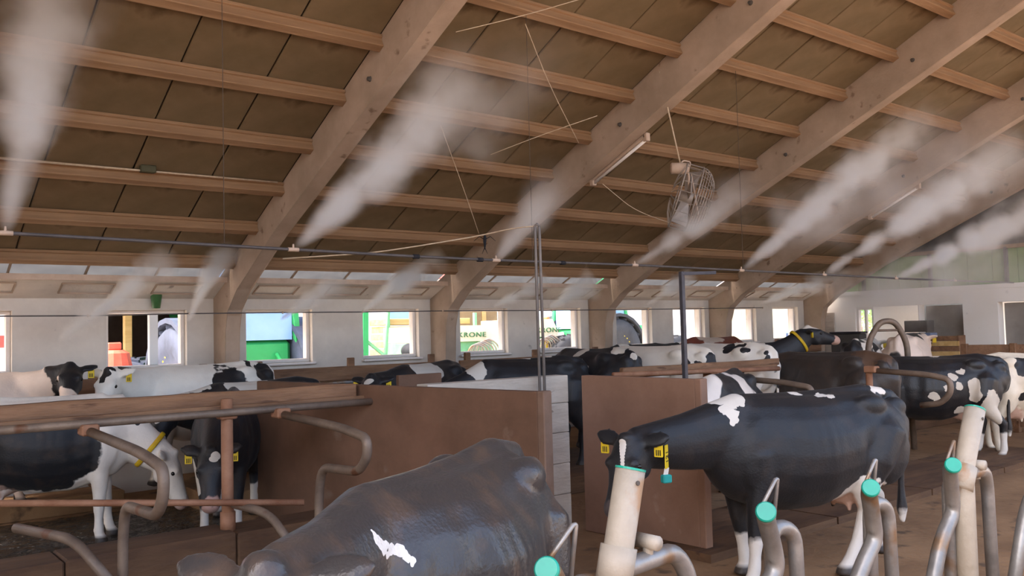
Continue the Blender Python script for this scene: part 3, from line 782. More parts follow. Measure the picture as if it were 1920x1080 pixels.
obj('post_tube', T([(0, 0, 0), (0, 0, p.z)], .047, 14), M_pipe_rust, rt, True)
obj('base_collar', T([(0, 0, .40), (0, 0, .56)], .06, 14), M_pipe_rust, rt, True)
obj('rail_clamp', B((-.07, -.06, p.z - .16), (.07, .06, p.z - .10), .01), M_pipe_rust, rt)
a, b = at_z(-30, 944, .80), at_z(570, 942, .62)
tag(obj('low_rail_pipe', T([(0, 0, 0), b - a], .026), M_pipe_rust, None, True, a), 'thin rusty lower rail across the left stalls', 'pipe')
# kerbs
def kerb(name, label, y0, y1, z1, x0, x1):
    rt = thing(name, label, 'kerb', (x0, y0, 0))
    n = 3; L = (x1 - x0) / n
    for i in range(n): obj('kerb_block', B((i * L + .004, 0, 0), ((i + 1) * L - .004, y1 - y0, z1 + random.uniform(-.008, .008)), .015), M_kerb, rt)
kerb('stall_kerb', 'upper brown stall kerb under the left post', 6.82, 7.25, .42, .2, 3.9)
kerb('stall_kerb', 'lower brown stall step below the loop divider', 5.6, 6.8, .16, .2, 3.6)
# slurry in the left pen
bm = bmesh.new(); bmesh.ops.create_grid(bm, x_segments=80, y_segments=70, size=.5)
for v in bm.verts:
    v.co = V((v.co.x * 4.0, v.co.y * 3.4, .006 + .016 * mnoise.noise(V((v.co.x * 18, v.co.y * 15, 0))) + .009 * mnoise.noise(V((v.co.x * 55, v.co.y * 47, 3)))))
sl_ = obj('slurry', bm, M_slurry, None, True, (1.6, 9.05, .012)); tag(sl_, 'wet shiny slurry on the left pen floor', 'slurry', kind='stuff')

# cubicle loops: hang on the neck rail, reach toward the alley and bend back
def divider(label, X, y_top, z_top, reach, z_low, foot_y, r=.034, full=True):
    rt = thing('loop_divider', label, 'divider', (X, y_top, 0), group='tubular cubicle dividers')
    pts = [(0, 0, z_top), (0, -reach * .75, z_top - .04), (0, -reach, z_top - .09), (0, -reach, z_low + .12), (0, -reach + .12, z_low), (0, -foot_y, z_low - .03), (0, -foot_y + .06, z_low - .25), (0, -foot_y + .08, .02)]
    if not full:
        pts = pts[:6]
        obj('support_post', T([(0, .02, 0), (0, .02, z_top)], .04, 12), M_pipe_rust, rt, True)
    obj('loop_tube', T(pts, r, 12, .22), M_pipe_dirty, rt, True)
    bm = bmesh.new(); box(bm, (-.06, -.09, z_top - .03), (.06, .06, z_top + .05), .012)
    obj('clamp_plate', bm, M_pipe_rust, rt)
    return rt
p = at_y(165, 808, RL); divider('tubular loop divider nearest the left edge, hung from the neck rail', p.x, RL, p.z, 1.72, .93, .95)
DV = [o for o in COL.objects if o.name.startswith('loop_divider')]
w0 = V((p.x, RL, 0)); obj('brace_tube', T([at_y(30, 990, 6.9) - w0, at_y(140, 1012, 6.3) - w0, at_y(205, 1090, 5.98) - w0], .034, 12, .15), M_pipe_dirty, DV[-1], True)
p = at_y(525, 776, RL); divider('tubular loop divider against the long brown partition', p.x, RL, p.z, 1.45, .98, .75)
DV = [o for o in COL.objects if o.name.startswith('loop_divider')]
w0 = V((p.x, RL, 0)); obj('brace_tube', T([at_y(438, 945, 6.9) - w0, at_y(505, 962, 6.55) - w0, at_y(552, 1030, 6.2) - w0], .034, 12, .15), M_pipe_dirty, [o for o in DV if abs(o.location.x - p.x) < .01][0], True)
p = at_y(1330, 706, 7.0); divider('tubular divider reaching over the back of the black cow', p.x, 7.0, p.z, 1.42, .98, .75, full=False)
p = at_y(1632, 694, 5.6); divider('tubular loop divider in front of the brown-black rump', p.x, 5.6, p.z, .95, 1.0, .6, full=False)
# right neck rails
RR = 7.0
for lab, (x0, y0), (x1, y1), w, h, Y, m in (('upper brown timber rail on the right stalls', (1165, 697), (1458, 678), .07, .09, 7.12, M_wood), ('lower brown timber rail on the right stalls', (1180, 704), (1455, 687), .05, .06, 7.0, M_wood)):
    a, b = at_y(x0, y0, Y), at_y(x1, y1, Y)
    long_beam('timber_rail', lab, a, b, w, h, m, .008)
a, b = at_y(1150, 703, 6.92), at_y(1460, 691, 6.92)
tag(obj('neck_rail_pipe', T([(0, 0, 0), b - a], .03), M_pipe_rust, None, True, a), 'rusty neck rail pipe beside the right timber rails', 'pipe')
p = at_y(1382, 690, 7.06)
rt = thing('stall_post', 'rusty post under the right timber rails', 'post', (p.x, 7.06, 0))
obj('post_tube', T([(0, 0, 0), (0, 0, p.z)], .045, 14), M_pipe_rust, rt, True)
obj('base_collar', T([(0, 0, 0), (0, 0, .12)], .06, 14), M_pipe_rust, rt, True)

# arch of a far loop
p0, p1 = at_t(1634, 640, 13.4), at_t(1700, 640, 13.4)
pm = (p0 + p1) / 2; zt = at_t(1665, 602, 13.4).z
rt = thing('pipe_arch', 'big rounded brown pipe arch standing up behind the cow backs', 'pipe arch', (pm.x, pm.y, 0))
dd = (p1 - pm); dd.z = 0
obj('arch_tube', T([-dd * 1.25, -dd * 1.2 + V((0, 0, zt - .3)), -dd * .45 + V((0, 0, zt)), dd * .35 + V((0, 0, zt)), dd + V((0, 0, zt - .3)), dd * 1.15], .045, 12, .3), M_pipe_dirty, rt, True)
obj('cross_bar', T([-dd * .8 + V((0, 0, zt - .14)), dd * .75 + V((0, 0, zt - .14))], .02), M_pipe_dirty, rt, True)
# dark post with arm, double pole
p = at_t(1281, 600, 8.6); zt = at_t(1277, 509, 8.6).z
rt = thing('steel_post', 'dark steel post with a short arm beside the short brown partition', 'post', (p.x, p.y, 0))
obj('post_tube', B((-.022, -.022, 0), (.022, .022, zt), .004), M_darkpipe, rt)
q = at_t(1342, 507, 8.6) - V((p.x, p.y, 0))
bm = bmesh.new(); bar(bm, (0, 0, zt - .02), (q.x, q.y, zt - .02), .04, .03); obj('arm', bm, M_darkpipe, rt)
TP = 8.4
p = at_t(1008, 600, TP)
rt = thing('pole_loop', 'narrow double steel pole rising behind the grey concrete wall', 'pole', (p.x, p.y, 0))
a = at_t(1003, 424, TP) - V((p.x, p.y, 0)); b = at_t(1012, 700, TP) - V((p.x, p.y, 0)); c = at_t(1022, 700, TP) - V((p.x, p.y, 0)); d = at_t(1011, 424, TP) - V((p.x, p.y, 0))
b.z = 0; c.z = 0
obj('pole_tube', T([b, a + V((0, 0, -.05)), a], .014), M_poledull, rt, True); obj('pole_tube', T([c, d + V((0, 0, -.05)), d], .014), M_poledull, rt, True)
obj('pole_tie', T([a, (a + d) / 2 + V((0, 0, .02)), d], .013), M_poledull, rt, True)
PTOP = a + V((p.x, p.y, 0))

# --------------------------------------------------------------- headlock feed fence
FY = at_t(1175, 880, 3.2).y
fp = thing('headlock_fence', 'galvanised headlock feed fence with cream posts and green caps in the foreground', 'fence', (0, FY, 0))
def post(xt, yt, xb, yb, r):
    a = at_y(xt, yt, FY) - V((0, FY, 0)); b = at_y(xb, yb, FY) - V((0, FY, 0))
    k = a.z / (a.z - b.z); f = a + (b - a) * k; f.x = a.x + (b.x - a.x) * 1.1; f.y = 0; f.z = 0
    o = obj('post', T([f, b, a], r, 24), M_postwhite, fp, True)
    d = (a - b).normalized()
    obj('post_cap', T([a - d * .002, a + d * .006], r * 1.03, 24), M_cap, o)
    q = bmesh.new(); mid = a.lerp(b, .14); cyl(q, mid + V((-.01, -r - .003, 0)), mid + V((-.01, -r + .02, 0)), .009, seg=8); obj('screw_hole', q, M_dark, o)
    q = bmesh.new(); cyl(q, b + d * .03, b - d * .10, r * 1.22, seg=20); obj('clamp_ring', q, M_postwhite, o, True)
    return a, b
r1 = 26.0 / F_PX * at_y(1180, 885, FY).length
A1, B1 = post(1182, 880, 1158, 1040, .055)
A2, B2 = post(1828, 768, 1806, 884, .055)
REF = at_y(1610, 913, FY)
def off(x, y): p = at_y(x, y, FY) - REF; return p.x, p.z
L1, L2, L3 = off(1648, 978), off(1656, 1012), off(1628, 1080)
U1, U2, R1, R2, R3 = off(1655, 944), off(1690, 950), off(1624, 902), off(1647, 864), off(1650, 948)
def lock(xc, yc):
    c = at_y(xc, yc, FY); X = c.x; z = c.z
    cd = V((-.70, -.52, .42)).normalized()
    c0 = V((X, -.06, z))
    pts = [c0, c0 - cd * .08, (X + L1[0], .03, z + L1[1]), (X + L2[0], .04, z + L2[1]), (X + L3[0], .05, z + L3[1]), (X + L3[0] - .3, .05, .2)]
    o = obj('lock_bar', T(pts, .039, 18, .14), M_pipe, fp, True)
    obj('bar_cap', T([c0 - cd * .004, c0 + cd * .014, c0 + cd * .02], [.042, .042, .037], 24), M_cap, o)
    obj('latch_rod', T([(X + R1[0], .0, z + R1[1]), (X + R2[0], .02, z + R2[1]), (X + R2[0] + .015, .02, z + R2[1]), (X + R3[0], .04, z + R3[1])], .009, 8, .012), M_pipe, fp, True)
    obj('frame_loop', T([(X + U1[0] - .03, .07, .1), (X + U1[0], .07, z + U1[1]), (X + U2[0], .07, z + U2[1]), (X + U2[0] + .02, .07, .1)], .034, 16, .1), M_pipe, fp, True)
for c in ((1004, 1062), (1413, 957), (1610, 913), (1765, 871), (1925, 832)): lock(*c)
zb1 = B1.z
obj('top_rail', T([(B1.x - .05, .0, zb1 - .06), (B1.x + .12, .0, zb1 - .05), (B1.x + .34, .03, zb1 - .05), (B1.x + .42, .03, zb1 - .16), (B1.x + .44, .03, .1)], .036, 14, .1), M_pipe, fp, True)
obj('top_rail', T([(B2.x - .02, .0, B2.z - .02), (B2.x + .26, .0, B2.z - .02), (B2.x + .36, .03, B2.z - .12), (B2.x + .38, .03, .1)], .036, 14, .1), M_pipe, fp, True)
for bb in (B1, B2):
    q = bmesh.new(); cyl(q, (bb.x + .16, -.05, bb.z + .02), (bb.x + .16, .05, bb.z + .02), .028, seg=12); cyl(q, (bb.x + .16, 0, bb.z - .06), (bb.x + .16, 0, bb.z + .03), .02, seg=10)
    obj('latch_lug', q, M_postwhite, fp, True)
# alley kerb behind black cow
a = at_z(1330, 1030, .12); b = at_z(1990, 838, .12)
d_ = (b - a); n_ = V((-d_.y, d_.x, 0)).normalized() * 1.1
rt = thing('alley_kerb', 'low brown step edge on the alley floor behind the black cow', 'kerb', (a.x, a.y, 0))
for q in range(4):
    bm = bmesh.new(); s0, s1 = d_ * (q / 4 + .002), d_ * ((q + 1) / 4 - .002)
    prism(bm, [(s0.x, s0.y), (s1.x, s1.y), (s1.x + n_.x, s1.y + n_.y), (s0.x + n_.x, s0.y + n_.y)], 'z', 0, .07); obj('kerb_block', bm, M_kerb, rt)
# far right furniture
p = at_t(1768, 640, 17.2)
rt = thing('wooden_crate', 'orange-brown wooden box against the end wall', 'crate', (p.x, p.y, 0), math.radians(8))
for q in range(5): obj('board', B((-.04, -.30, 1.14 + q * .10), (.0, .30, 1.235 + q * .10), .004), M_timber_y if q % 2 else M_wood, rt)
obj('side_board', B((.0, -.30, 0), (.4, -.26, 1.64), .004), M_wood, rt); obj('side_board', B((.0, .26, 0), (.4, .30, 1.64), .004), M_wood, rt)
obj('front_board', B((-.04, -.30, 0), (.0, .30, 1.13), .004), M_wood, rt)
p = at_t(1722, 640, 17.6)
rt = thing('steel_cabinet', 'grey metal cabinet with dark front by the end wall doorway', 'cabinet', (p.x, p.y, 0), math.radians(8))
obj('body', B((0, -.24, 0), (.4, .24, 1.7), .01), M_bluegrey, rt); obj('door', B((-.02, -.22, .1), (0, .22, 1.66), .004), M_bluegrey, rt)
obj('dark_front', B((-.12, -.22, 1.72), (.3, .22, 1.95), .01), M_dark, rt)
p = at_t(1590, 630, 17.8)
rt = thing('feed_bin', 'dark grey box on legs below the bright doorway', 'bin', (p.x, p.y, 0), math.radians(10))
obj('body', B((-.15, -.3, 1.15), (.2, .3, 1.72), .02), M_dark, rt)
for yy in (-.25, .2): obj('leg', B((-.1, yy, 0), (-.04, yy + .06, 1.15), .004), M_dark, rt)
obj('lid', B((-.17, -.32, 1.72), (.22, .32, 1.76), .01), M_darkpipe, rt)
p0, p1 = at_t(1805, 646, 15.5), at_t(2000, 646, 14.6)
rt = thing('board_fence', 'brown board fence on the far right behind the cows', 'fence', (p0.x, p0.y, 0))
d = p1 - p0; d.z = 0
for q in range(5):
    bm = bmesh.new(); bar(bm, V((0, 0, .2 + q * .3)), d + V((0, 0, .2 + q * .3)), .05, .2, .008); obj('board', bm, M_wood, rt)
for k in (0.02, .5, .98): obj('post', B(d * k + V((-.05, -.05, 0)), d * k + V((.05, .05, 1.52)), .008), M_wood, rt)

# ================================================================== HANGING THINGS
# front misting pipe with nozzles
PYY = 6.6
a = at_y(-80, 433, PYY); b = at_y(1915, 531, PYY)
a.z = at_y(550, 468, PYY).z + .03; 
pipe = thing('mist_pipe', 'long thin dark misting pipe hung across the stalls', 'pipe', (0, PYY, 0))
NOZ = []
pts = [at_y(x, y, PYY) - V((0, PYY, 0)) for x, y in ((-60, 434), (10, 437), (290, 453), (550, 468), (760, 480), (930, 488), (1190, 497), (1390, 507), (1545, 515), (1680, 522), (1790, 526), (1900, 530))]
obj('pipe_run', T(pts, .0135, 10), M_hose, pipe, True)
for x, y in ((10, 437), (550, 468), (930, 488), (1190, 497), (1390, 507), (1545, 515), (1680, 522), (1790, 526)):
    p = at_y(x, y, PYY); NOZ.append(p.copy())
    q = bmesh.new(); sweep(q, [p - V((.045, PYY, 0)), p - V((-.045, PYY, 0))], .017, 10); cyl(q, p - V((0, PYY, 0)), p - V((0, PYY, -.045)), .011, .006, 8)
    obj('nozzle', q, M_metal_lamp, pipe, True)
for x, y in ((780, 481), (1055, 493), (900, 487)):
    p = at_y(x, y, PYY); q = bmesh.new(); sweep(q, [p - V((.03, PYY, 0)), p - V((-.03, PYY, 0))], .021, 10); obj('coupling', q, M_black, pipe, True)
for X in (2.5, 5.6, 9.0):
    i = min(range(len(pts)), key=lambda k: abs(pts[k].x - X)); zz = pts[i].z
    obj('hanger_wire', T([(X, 0, zz), (X, 0, roof_z(PYY) - .05)], .003, 5), M_wire, pipe)
# wall-side misting line
wl = thing('mist_line', 'thin dark water line along the window wall', 'pipe', (0, 11.42, 0))
wp = [at_y(x, y, 11.42) - V((0, 11.42, 0)) for x, y in ((-40, 593), (165, 592), (355, 588), (530, 586), (680, 585), (830, 583), (1035, 582), (1215, 580), (1430, 577))]
obj('line_run', T(wp, .008, 8), M_hose, wl, True)
for w_ in wp[1:]:
    q = bmesh.new(); sphere(q, w_, .018, 8, 6); obj('nozzle', q, M_metal_lamp, wl, True)
# rope cable from the pole to the left
c = [PTOP, at_t(960, 428, 8.5), at_t(905, 441, 8.6), at_t(800, 459, 8.6), at_t(700, 474, 8.5), at_t(610, 480, 8.4), at_t(530, 485, 8.3)]
tag(obj('cable', T(fillet([p - PTOP for p in c], .4), .007, 6), M_rope, None, True, PTOP), 'pale twisted cable running from the double pole along the pipe', 'cable')
# rafter tube lamps
for lab, k, (xa, ya), (xb, yb) in (('dusty tube lamp on the second rafter near the fan', 2, (1212, 254), (1112, 338)), ('dusty tube lamp on the far right rafter', 4, (1722, 346), (1632, 404))):
    X = RX[k] - .17
    a = at_x(xa, ya, X + .32); b = at_x(xb, yb, X + .32)
    rt = thing('tube_lamp', lab, 'lamp', a)
    q = bmesh.new(); bar(q, (0, 0, 0), b - a, .07, .05, .01); obj('housing', q, M_metal_lamp, rt)
    q = bmesh.new(); sweep(q, [V((0, 0, -.05)), b - a + V((0, 0, -.05))], .02, 10); obj('tube', q, M_framew, rt, True)
    for e in (V((0, 0, 0)), b - a):
        obj('end_cap', B(e + V((-.035, -.035, -.075)), e + V((.035, .035, .03)), .008), M_metal_lamp, rt)
        zc = roof_z((e + a).y) - (e + a).z
        obj('hanger', T([e, e + V((0, 0, max(.1, zc - .1)))], .006, 6), M_wire, rt)
# conduit with junction box on a purlin at left
y = 9.66
a = at_y(0, 297, 9.6); b = at_y(520, 342, 9.6)
rt = thing('conduit', 'pale electric conduit with dark junction box under the left roof', 'conduit', a)
obj('conduit_pipe', T([(-.3, 0, 0), (b - a)], .011, 8), M_rope, rt, True)
m_ = at_y(277, 318, 9.6) - a
obj('junction_box', B(m_ - V((.08, .04, .035)), m_ + V((.08, .04, .045)), .01), M_olive, rt)
# green pail on the wall top
p = at_y(293, 578, 11.93)
rt = thing('pail', 'small green tub fixed above the white window mullion', 'tub', p)
q = bmesh.new(); lathe(q, [(.05, 0), (.075, .18), (.085, .2), (.07, .2), (.05, .03)], 16); obj('tub_body', q, M_greenpail, rt, True)
q = bmesh.new(); lathe(q, [(.09, .185), (.09, .2), (.084, .2), (.084, .185)], 16); obj('rim', q, M_greenpail, rt, True)
# fan
TF = 10.6
fc = at_t(1292, 372, TF)
ax = (ROT @ V((1, -.3, .12))).normalized()
fan = thing('barn_fan', 'hanging caged barn fan on a pale rod between the rafters', 'fan', fc)
sd = ax.cross(V((0, 0, 1))).normalized(); up = sd.cross(ax).normalized()
FR = .40
def ring(c, r, rr=.006):
    q = bmesh.new(); sweep(q, [c + (sd * math.cos(2 * PI * k / 28) + up * math.sin(2 * PI * k / 28)) * r for k in range(29)], rr, 6, up=ax); return q
for d, r in ((-.14, FR), (.06, FR)): obj('cage_ring', ring(ax * d, r, .009), M_fan, fan, True)
q = bmesh.new()
for i in range(7):
    r = FR * (1 - (i / 7) ** 2) ** .5; d = .06 + .22 * i / 7
    sweep(q, [ax * d + (sd * math.cos(2 * PI * k / 24) + up * math.sin(2 * PI * k / 24)) * r for k in range(25)], .004, 5, up=ax)
for k in range(20):
    a_ = 2 * PI * k / 20; e = sd * math.cos(a_) + up * math.sin(a_)
    sweep(q, [ax * (-.14) + e * FR, ax * .06 + e * FR] + [ax * (.06 + .22 * i / 7) + e * FR * (1 - (i / 7) ** 2) ** .5 for i in range(1, 7)], .004, 5)
    sweep(q, [ax * (-.14) + e * FR, ax * (-.2) + e * FR * .6, ax * (-.22) + e * .12], .004, 5)
cg = obj('cage', q, M_fan, fan); cg['kind'] = 'stuff'
bl = bmesh.new()
v = [bl.verts.new(x) for x in ((.05, -.04, .0), (.36, -.10, .05), (.37, .10, -.05), (.05, .05, -.02))] ; bl.faces.new(v)
g_ = bmesh.ops.extrude_face_region(bl, geom=bl.faces[:]); bmesh.ops.translate(bl, vec=(0, 0, .012), verts=[e for e in g_['geom'] if isinstance(e, bmesh.types.BMVert)])
bme = share(bl, M_fan, 'fan_blade')
fm = Matrix((sd, up, ax)).transposed()
for k in range(4):
    o = bpy.data.objects.new('blade', bme); COL.objects.link(o); o.parent = fan
    o.rotation_euler = (fm @ Matrix.Rotation(2 * PI * k / 4 + .3, 3, 'Z')).to_euler(); o.location = ax * (-.03)
q = bmesh.new(); sweep(q, [ax * -.12, ax * .04], .07, 14); obj('hub', q, M_fan, fan, True)
mp = at_t(1276, 316, TF) - fc
hx = ROT @ V((1, 0, 0))
q = bmesh.new(); sweep(q, [mp - hx * .12, mp - hx * .11, mp + hx * .09, mp + hx * .10], [.05, .07, .07, .05], 14); obj('motor', q, M_metal_lamp, fan, True)
obj('bracket', T([mp + hx * .08, mp + hx * .1 + V((0, 0, -.1)), V((0, 0, .1)), V((0, 0, -.1)), ax * .02], .014, 8, .06), M_metal_lamp, fan, True)
obj('stay_bar', T([at_t(1296, 325, TF) - fc, at_t(1312, 420, TF - .1) - fc], .009, 8), M_metal_lamp, fan, True)
rp = at_x(1236, 132, RX[2] - .1); rp = at_t(1236, 132, (ROT.transposed() @ (rp - ORG)).z * -1)
obj('hanging_rod', T([mp + V((0, 0, .05)), rp - fc], .009, 8), M_rope, fan, True)
obj('hook', T([mp + hx * .1, mp + hx * .13 + V((0, 0, .08)), mp + hx * .02 + V((0, 0, .1)), mp], .01, 8, .04), M_metal_lamp, fan, True)
# loose wires under the roof
for lab, P in (('thin stay wire crossing the roof panels left of the fan', ((985, 45, 8.0), (1030, 160, 8.7), (1085, 268, 9.2))), ('short pale wire slung between purlin and rafter', ((920, 290, 9.2), (1010, 255, 9.2), (1120, 217, 9.2))),
               ('dark wire across the top purlins', ((855, 60, 7.6), (980, 30, 7.8), (1100, -5, 8.0))), ('thin wire from the second rafter to the fan', ((1130, 345, 9.6), (1190, 395, 10.2), (1262, 420, 10.5))),
               ('thin wire hanging to the swallow perch on the rafter', ((826, 235, 9.5), (868, 350, 9.8), (898, 438, 10.0)))):
    Q = [at_t(*p) for p in P]
    tag(obj('stay_wire', T([q - Q[0] for q in fillet(Q, .6)], .004, 5), M_rope, None, True, Q[0]), lab, 'wire', 'loose wires under the roof')
# swallow
s0 = at_t(909, 452, 9.6)
sw = thing('swallow', 'small dark swallow in flight in front of the rafter', 'bird', s0)
ux, uy = ROT @ V((1, 0, 0)), ROT @ V((0, 1, 0))
q = bmesh.new()
sweep(q, [uy * .07, uy * .05, V((0, 0, 0)), -uy * .05, -uy * .09], [.006, .016, .02, .012, .004], 8)
for s in (-1, 1):
    sweep(q, [V((0, 0, 0)) + uy * .015, ux * s * .06 + uy * .05, ux * s * .12 + uy * .0], [(.02, .005), (.018, .004), (.003, .002)], 8)
    sweep(q, [-uy * .07, -uy * .14 + ux * s * .03], [(.01, .004), (.002, .002)], 6)
obj('bird_body', q, M_black, sw, True)

# ================================================================== THE YARD OUTSIDE
def wheel(parent, c, R, w, axis='x', tyre=M_tyre, rim=M_rim, lugs=True, rr=.57):
    q = bmesh.new()
    lathe(q, [(R * (rr - .02), -w * .42), (R * (rr + .05), -w / 2), (R * .93, -w / 2), (R, -w * .38), (R, w * .38), (R * .93, w / 2), (R * (rr + .05), w / 2), (R * (rr - .02), w * .42)], 28, axis, c)
    t = obj('tyre', q, tyre, parent, True)
    q = bmesh.new()
    lathe(q, [(R * .12, -w * .30), (R * (rr - .07), -w * .36), (R * rr, -w * .44), (R * rr, w * .44), (R * (rr - .07), w * .36), (R * .12, w * .30)], 24, axis, c); obj('rim', q, rim, t, True)
    if lugs:
        q = bmesh.new(); c = V(c)
        for k in range(18):
            a = 2 * PI * k / 18
            for s in (-1, 1):
                vs = box(q, (-w * .24, -R * .05, -.02), (w * .24, R * .05, .035), 0)
                m = Matrix.Translation((s * w * .22, 0, R)) @ Matrix.Rotation(s * .6, 4, 'Z')
                m = Matrix.Rotation(a + s * .08, 4, 'X') @ m
                if axis == 'y': m = Matrix.Rotation(PI / 2, 4, 'Z') @ m
                bmesh.ops.transform(q, matrix=Matrix.Translation(c) @ m, verts=vs)
        o = obj('tread', q, tyre, t); o['kind'] = 'stuff'
def tractor(label, loc, rz, body=M_jd, tyre=M_tyre, hood2=None):
    t = thing('tractor', label, 'tractor', loc, rz)
    for s in (-1, 1):
        wheel(t, (s * .82, 0, .86), .86, .5, 'x', tyre); wheel(t, (s * .78, 2.5, .62), .62, .38, 'x', tyre)
        q = bmesh.new()                                     # rear fender arc
        pts = [(math.cos(a) * 1.0, .86 + math.sin(a) * .98) for a in [math.radians(d) for d in range(15, 171, 15)]]
        inn = [(y * .93, .86 + (z - .86) * .93) for y, z in pts]
        prism(q, pts + inn[::-1], 'x', s * .82 - .27, s * .82 + .27); f = obj('fender', q, tyre, t)
        q = bmesh.new(); box(q, (s * .82 - .12, -.62, 1.68), (s * .82 + .10, -.5, 1.80), .02); obj('tail_lamp', q, M_orange, f)
    q = bmesh.new(); box(q, (-.3, .9, .75), (.3, 3.2, 1.55), .10); obj('bonnet', q, body, t)
    obj('bonnet_stripe', B((-.31, 1.2, 1.22), (.31, 3.0, 1.30)), M_rim, t)
    obj('gearbox', B((-.28, -.6, .5), (.28, 1.2, 1.0), .05), body, t)
    obj('grille', B((-.26, 3.2, .8), (.26, 3.24, 1.45), .01), M_tyredk, t)
    obj('cab_base', B((-.55, -.45, .95), (.55, .9, 1.5), .06), body, t)
    c = thing('cab', None, None); c.parent = t
    for sx in (-1, 1):
        for yy, y2 in ((-.5, -.42), (.85, .7)):
            q = bmesh.new(); bar(q, (sx * .62, yy, 1.45), (sx * .56, y2, 2.55), .09, .09, .01); obj('cab_pillar', q, body, c)
        obj('side_window', B((sx * .59 - .01, -.42, 1.5), (sx * .59 + .01, .75, 2.5)), M_glassb, c)
    obj('rear_window', B((-.55, -.47, 1.5), (.55, -.45, 2.5)), M_glassb, c); obj('front_window', B((-.53, .74, 1.5), (.53, .76, 2.5)), M_glassb, c)
    obj('cab_roof', B((-.68, -.6, 2.52), (.68, .95, 2.72), .06), body, c)
    for sx in (-1, 1):
        q = bmesh.new(); bar(q, (sx * .35, -.5, .95), (sx * .42, -1.15, .55), .07, .09, .01); obj('lift_arm', q, body, t)
        q = bmesh.new(); sweep(q, [V((sx * .3, -.5, 1.3)), V((sx * .36, -.75, 1.0)), V((sx * .38, -.95, .62))], .03, 8); obj('lift_rod', q, body, t, True)
    obj('hitch', B((-.12, -.95, .45), (.12, -.5, .6), .02), M_tyredk, t)
    obj('number_plate', B((-.50, -.50, 1.22), (-.28, -.485, 1.42)), M_framew, t)
    for k in range(4):
        q = bmesh.new(); sweep(q, fillet([V((-.2 + k * .1, -.46, 1.2)), V((-.25 + k * .13, -.75, 1.05 - .05 * k)), V((-.15 + k * .08, -.62, .75))], .15), .018, 6); obj('hose', q, M_jdlt if k % 2 else M_tyredk, t, True)
    return t
def yat(x, Y): p = at_y(x, 600, Y); return p.x
tractor('green tractor seen from behind through the third window', (yat(466, 15.8), 16.1, -.05), 0).scale = (1.3, 1.3, 1.3)
tr = tractor('green and yellow tractor parked in the dark shed behind the second window', (yat(398, 21.5), 21.6, -.05), math.radians(4), M_jd, M_bluegrey)
tractor('green tractor bonnet with yellow stripe seen through the seventh window', (yat(1098, 21.0), 21.0, -.05), math.radians(-85), M_jd, M_tyredk).scale = (1.35, 1.35, 1.35)
# open dark shed
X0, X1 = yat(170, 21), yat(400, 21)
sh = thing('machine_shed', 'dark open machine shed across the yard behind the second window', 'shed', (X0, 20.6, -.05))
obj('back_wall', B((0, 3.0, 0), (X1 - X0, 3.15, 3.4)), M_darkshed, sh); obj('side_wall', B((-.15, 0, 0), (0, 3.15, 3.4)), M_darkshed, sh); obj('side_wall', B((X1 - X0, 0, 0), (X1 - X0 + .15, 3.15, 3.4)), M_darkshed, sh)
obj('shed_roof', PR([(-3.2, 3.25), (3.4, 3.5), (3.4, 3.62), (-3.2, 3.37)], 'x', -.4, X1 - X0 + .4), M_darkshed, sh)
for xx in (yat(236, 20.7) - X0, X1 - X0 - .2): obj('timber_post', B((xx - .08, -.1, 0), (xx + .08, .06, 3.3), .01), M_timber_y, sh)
# red ribbed bin + grey bucket
p = V((yat(212, 17.2), 17.2, -.05))
rt = thing('spreader_bin', 'orange-red ribbed implement hood behind the left end of the second window', 'implement', p)
q = bmesh.new(); lathe(q, [(.30, 0), (.36, .3), (.36, 1.4), (.28, 1.78), (.18, 1.84)], 14); obj('hood', q, M_red, rt)
for k in range(7):
    a = 2 * PI * k / 7; q = bmesh.new(); bar(q, (math.cos(a) * .36, math.sin(a) * .36, .25), (math.cos(a) * .36, math.sin(a) * .36, 1.42), .03, .03); obj('rib', q, M_redband, rt)
obj('cap', B((-.12, -.12, 1.84), (.12, .12, 1.98), .02), M_red, rt)
p = V((yat(240, 17.6), 17.8, -.05))
rt = thing('mower_disc', 'grey curved mower guard with pale blades beside the red implement', 'implement', p)
q = bmesh.new(); pts = [(math.cos(a) * .55, .95 + math.sin(a) * .6) for a in [math.radians(d) for d in range(-30, 211, 20)]]; prism(q, pts + [(x * .75, .95 + (z - .95) * .75) for x, z in pts[::-1]], 'y', -.2, .2); obj('guard', q, M_bluegrey, rt)
for k in range(3): q = bmesh.new(); bar(q, (.0 + k * .12, -.25, 1.45 - k * .08), (.25 + k * .1, -.25, 1.15 - k * .08), .05, .06); obj('blade', q, M_framew, rt)
obj('stand', B((-.3, -.15, 0), (.3, .15, .6), .02), M_tyredk, rt)
# timber stack and green tedder (window 4)
X0 = yat(728, 18.4)
st = thing('timber_stack', 'stack of yellow sawn planks outside the fourth window', 'timber', (X0, 18.4, -.05))
for k in range(13):
    for j in range(2): obj('plank', B((j * 1.25 + random.uniform(-.05, .05), random.uniform(-.03, .03), k * .185), (j * 1.25 + 1.2, .9, k * .185 + .15), .008), M_timber_y, st)
for xx in (-.1, 1.2, 2.5): obj('stake', B((xx, -.12, 0), (xx + .08, -.04, 2.5), .005), M_jdlt, st)
td = thing('hay_tedder', 'green hay tedder frame with spring tines outside the fourth window', 'implement', (yat(725, 15.4), 15.4, -.05))
for (a, b, w_) in (((-.55, 0, 0), (-.5, 0, 2.6), .12), ((-.1, .1, .4), (.05, 0, 2.5), .06), ((.45, 0, .5), (.75, .1, 2.5), .06), ((-.7, 0, .85), (1.0, 0, .85), .10), ((-.5, 0, 1.9), (.3, 0, 1.3), .06), ((.3, 0, 1.3), (1.0, .1, 1.2), .06)):
    q = bmesh.new(); bar(q, a, b, w_, w_, .006); obj('frame_tube', q, M_jd if w_ > .1 else M_jdlt, td)
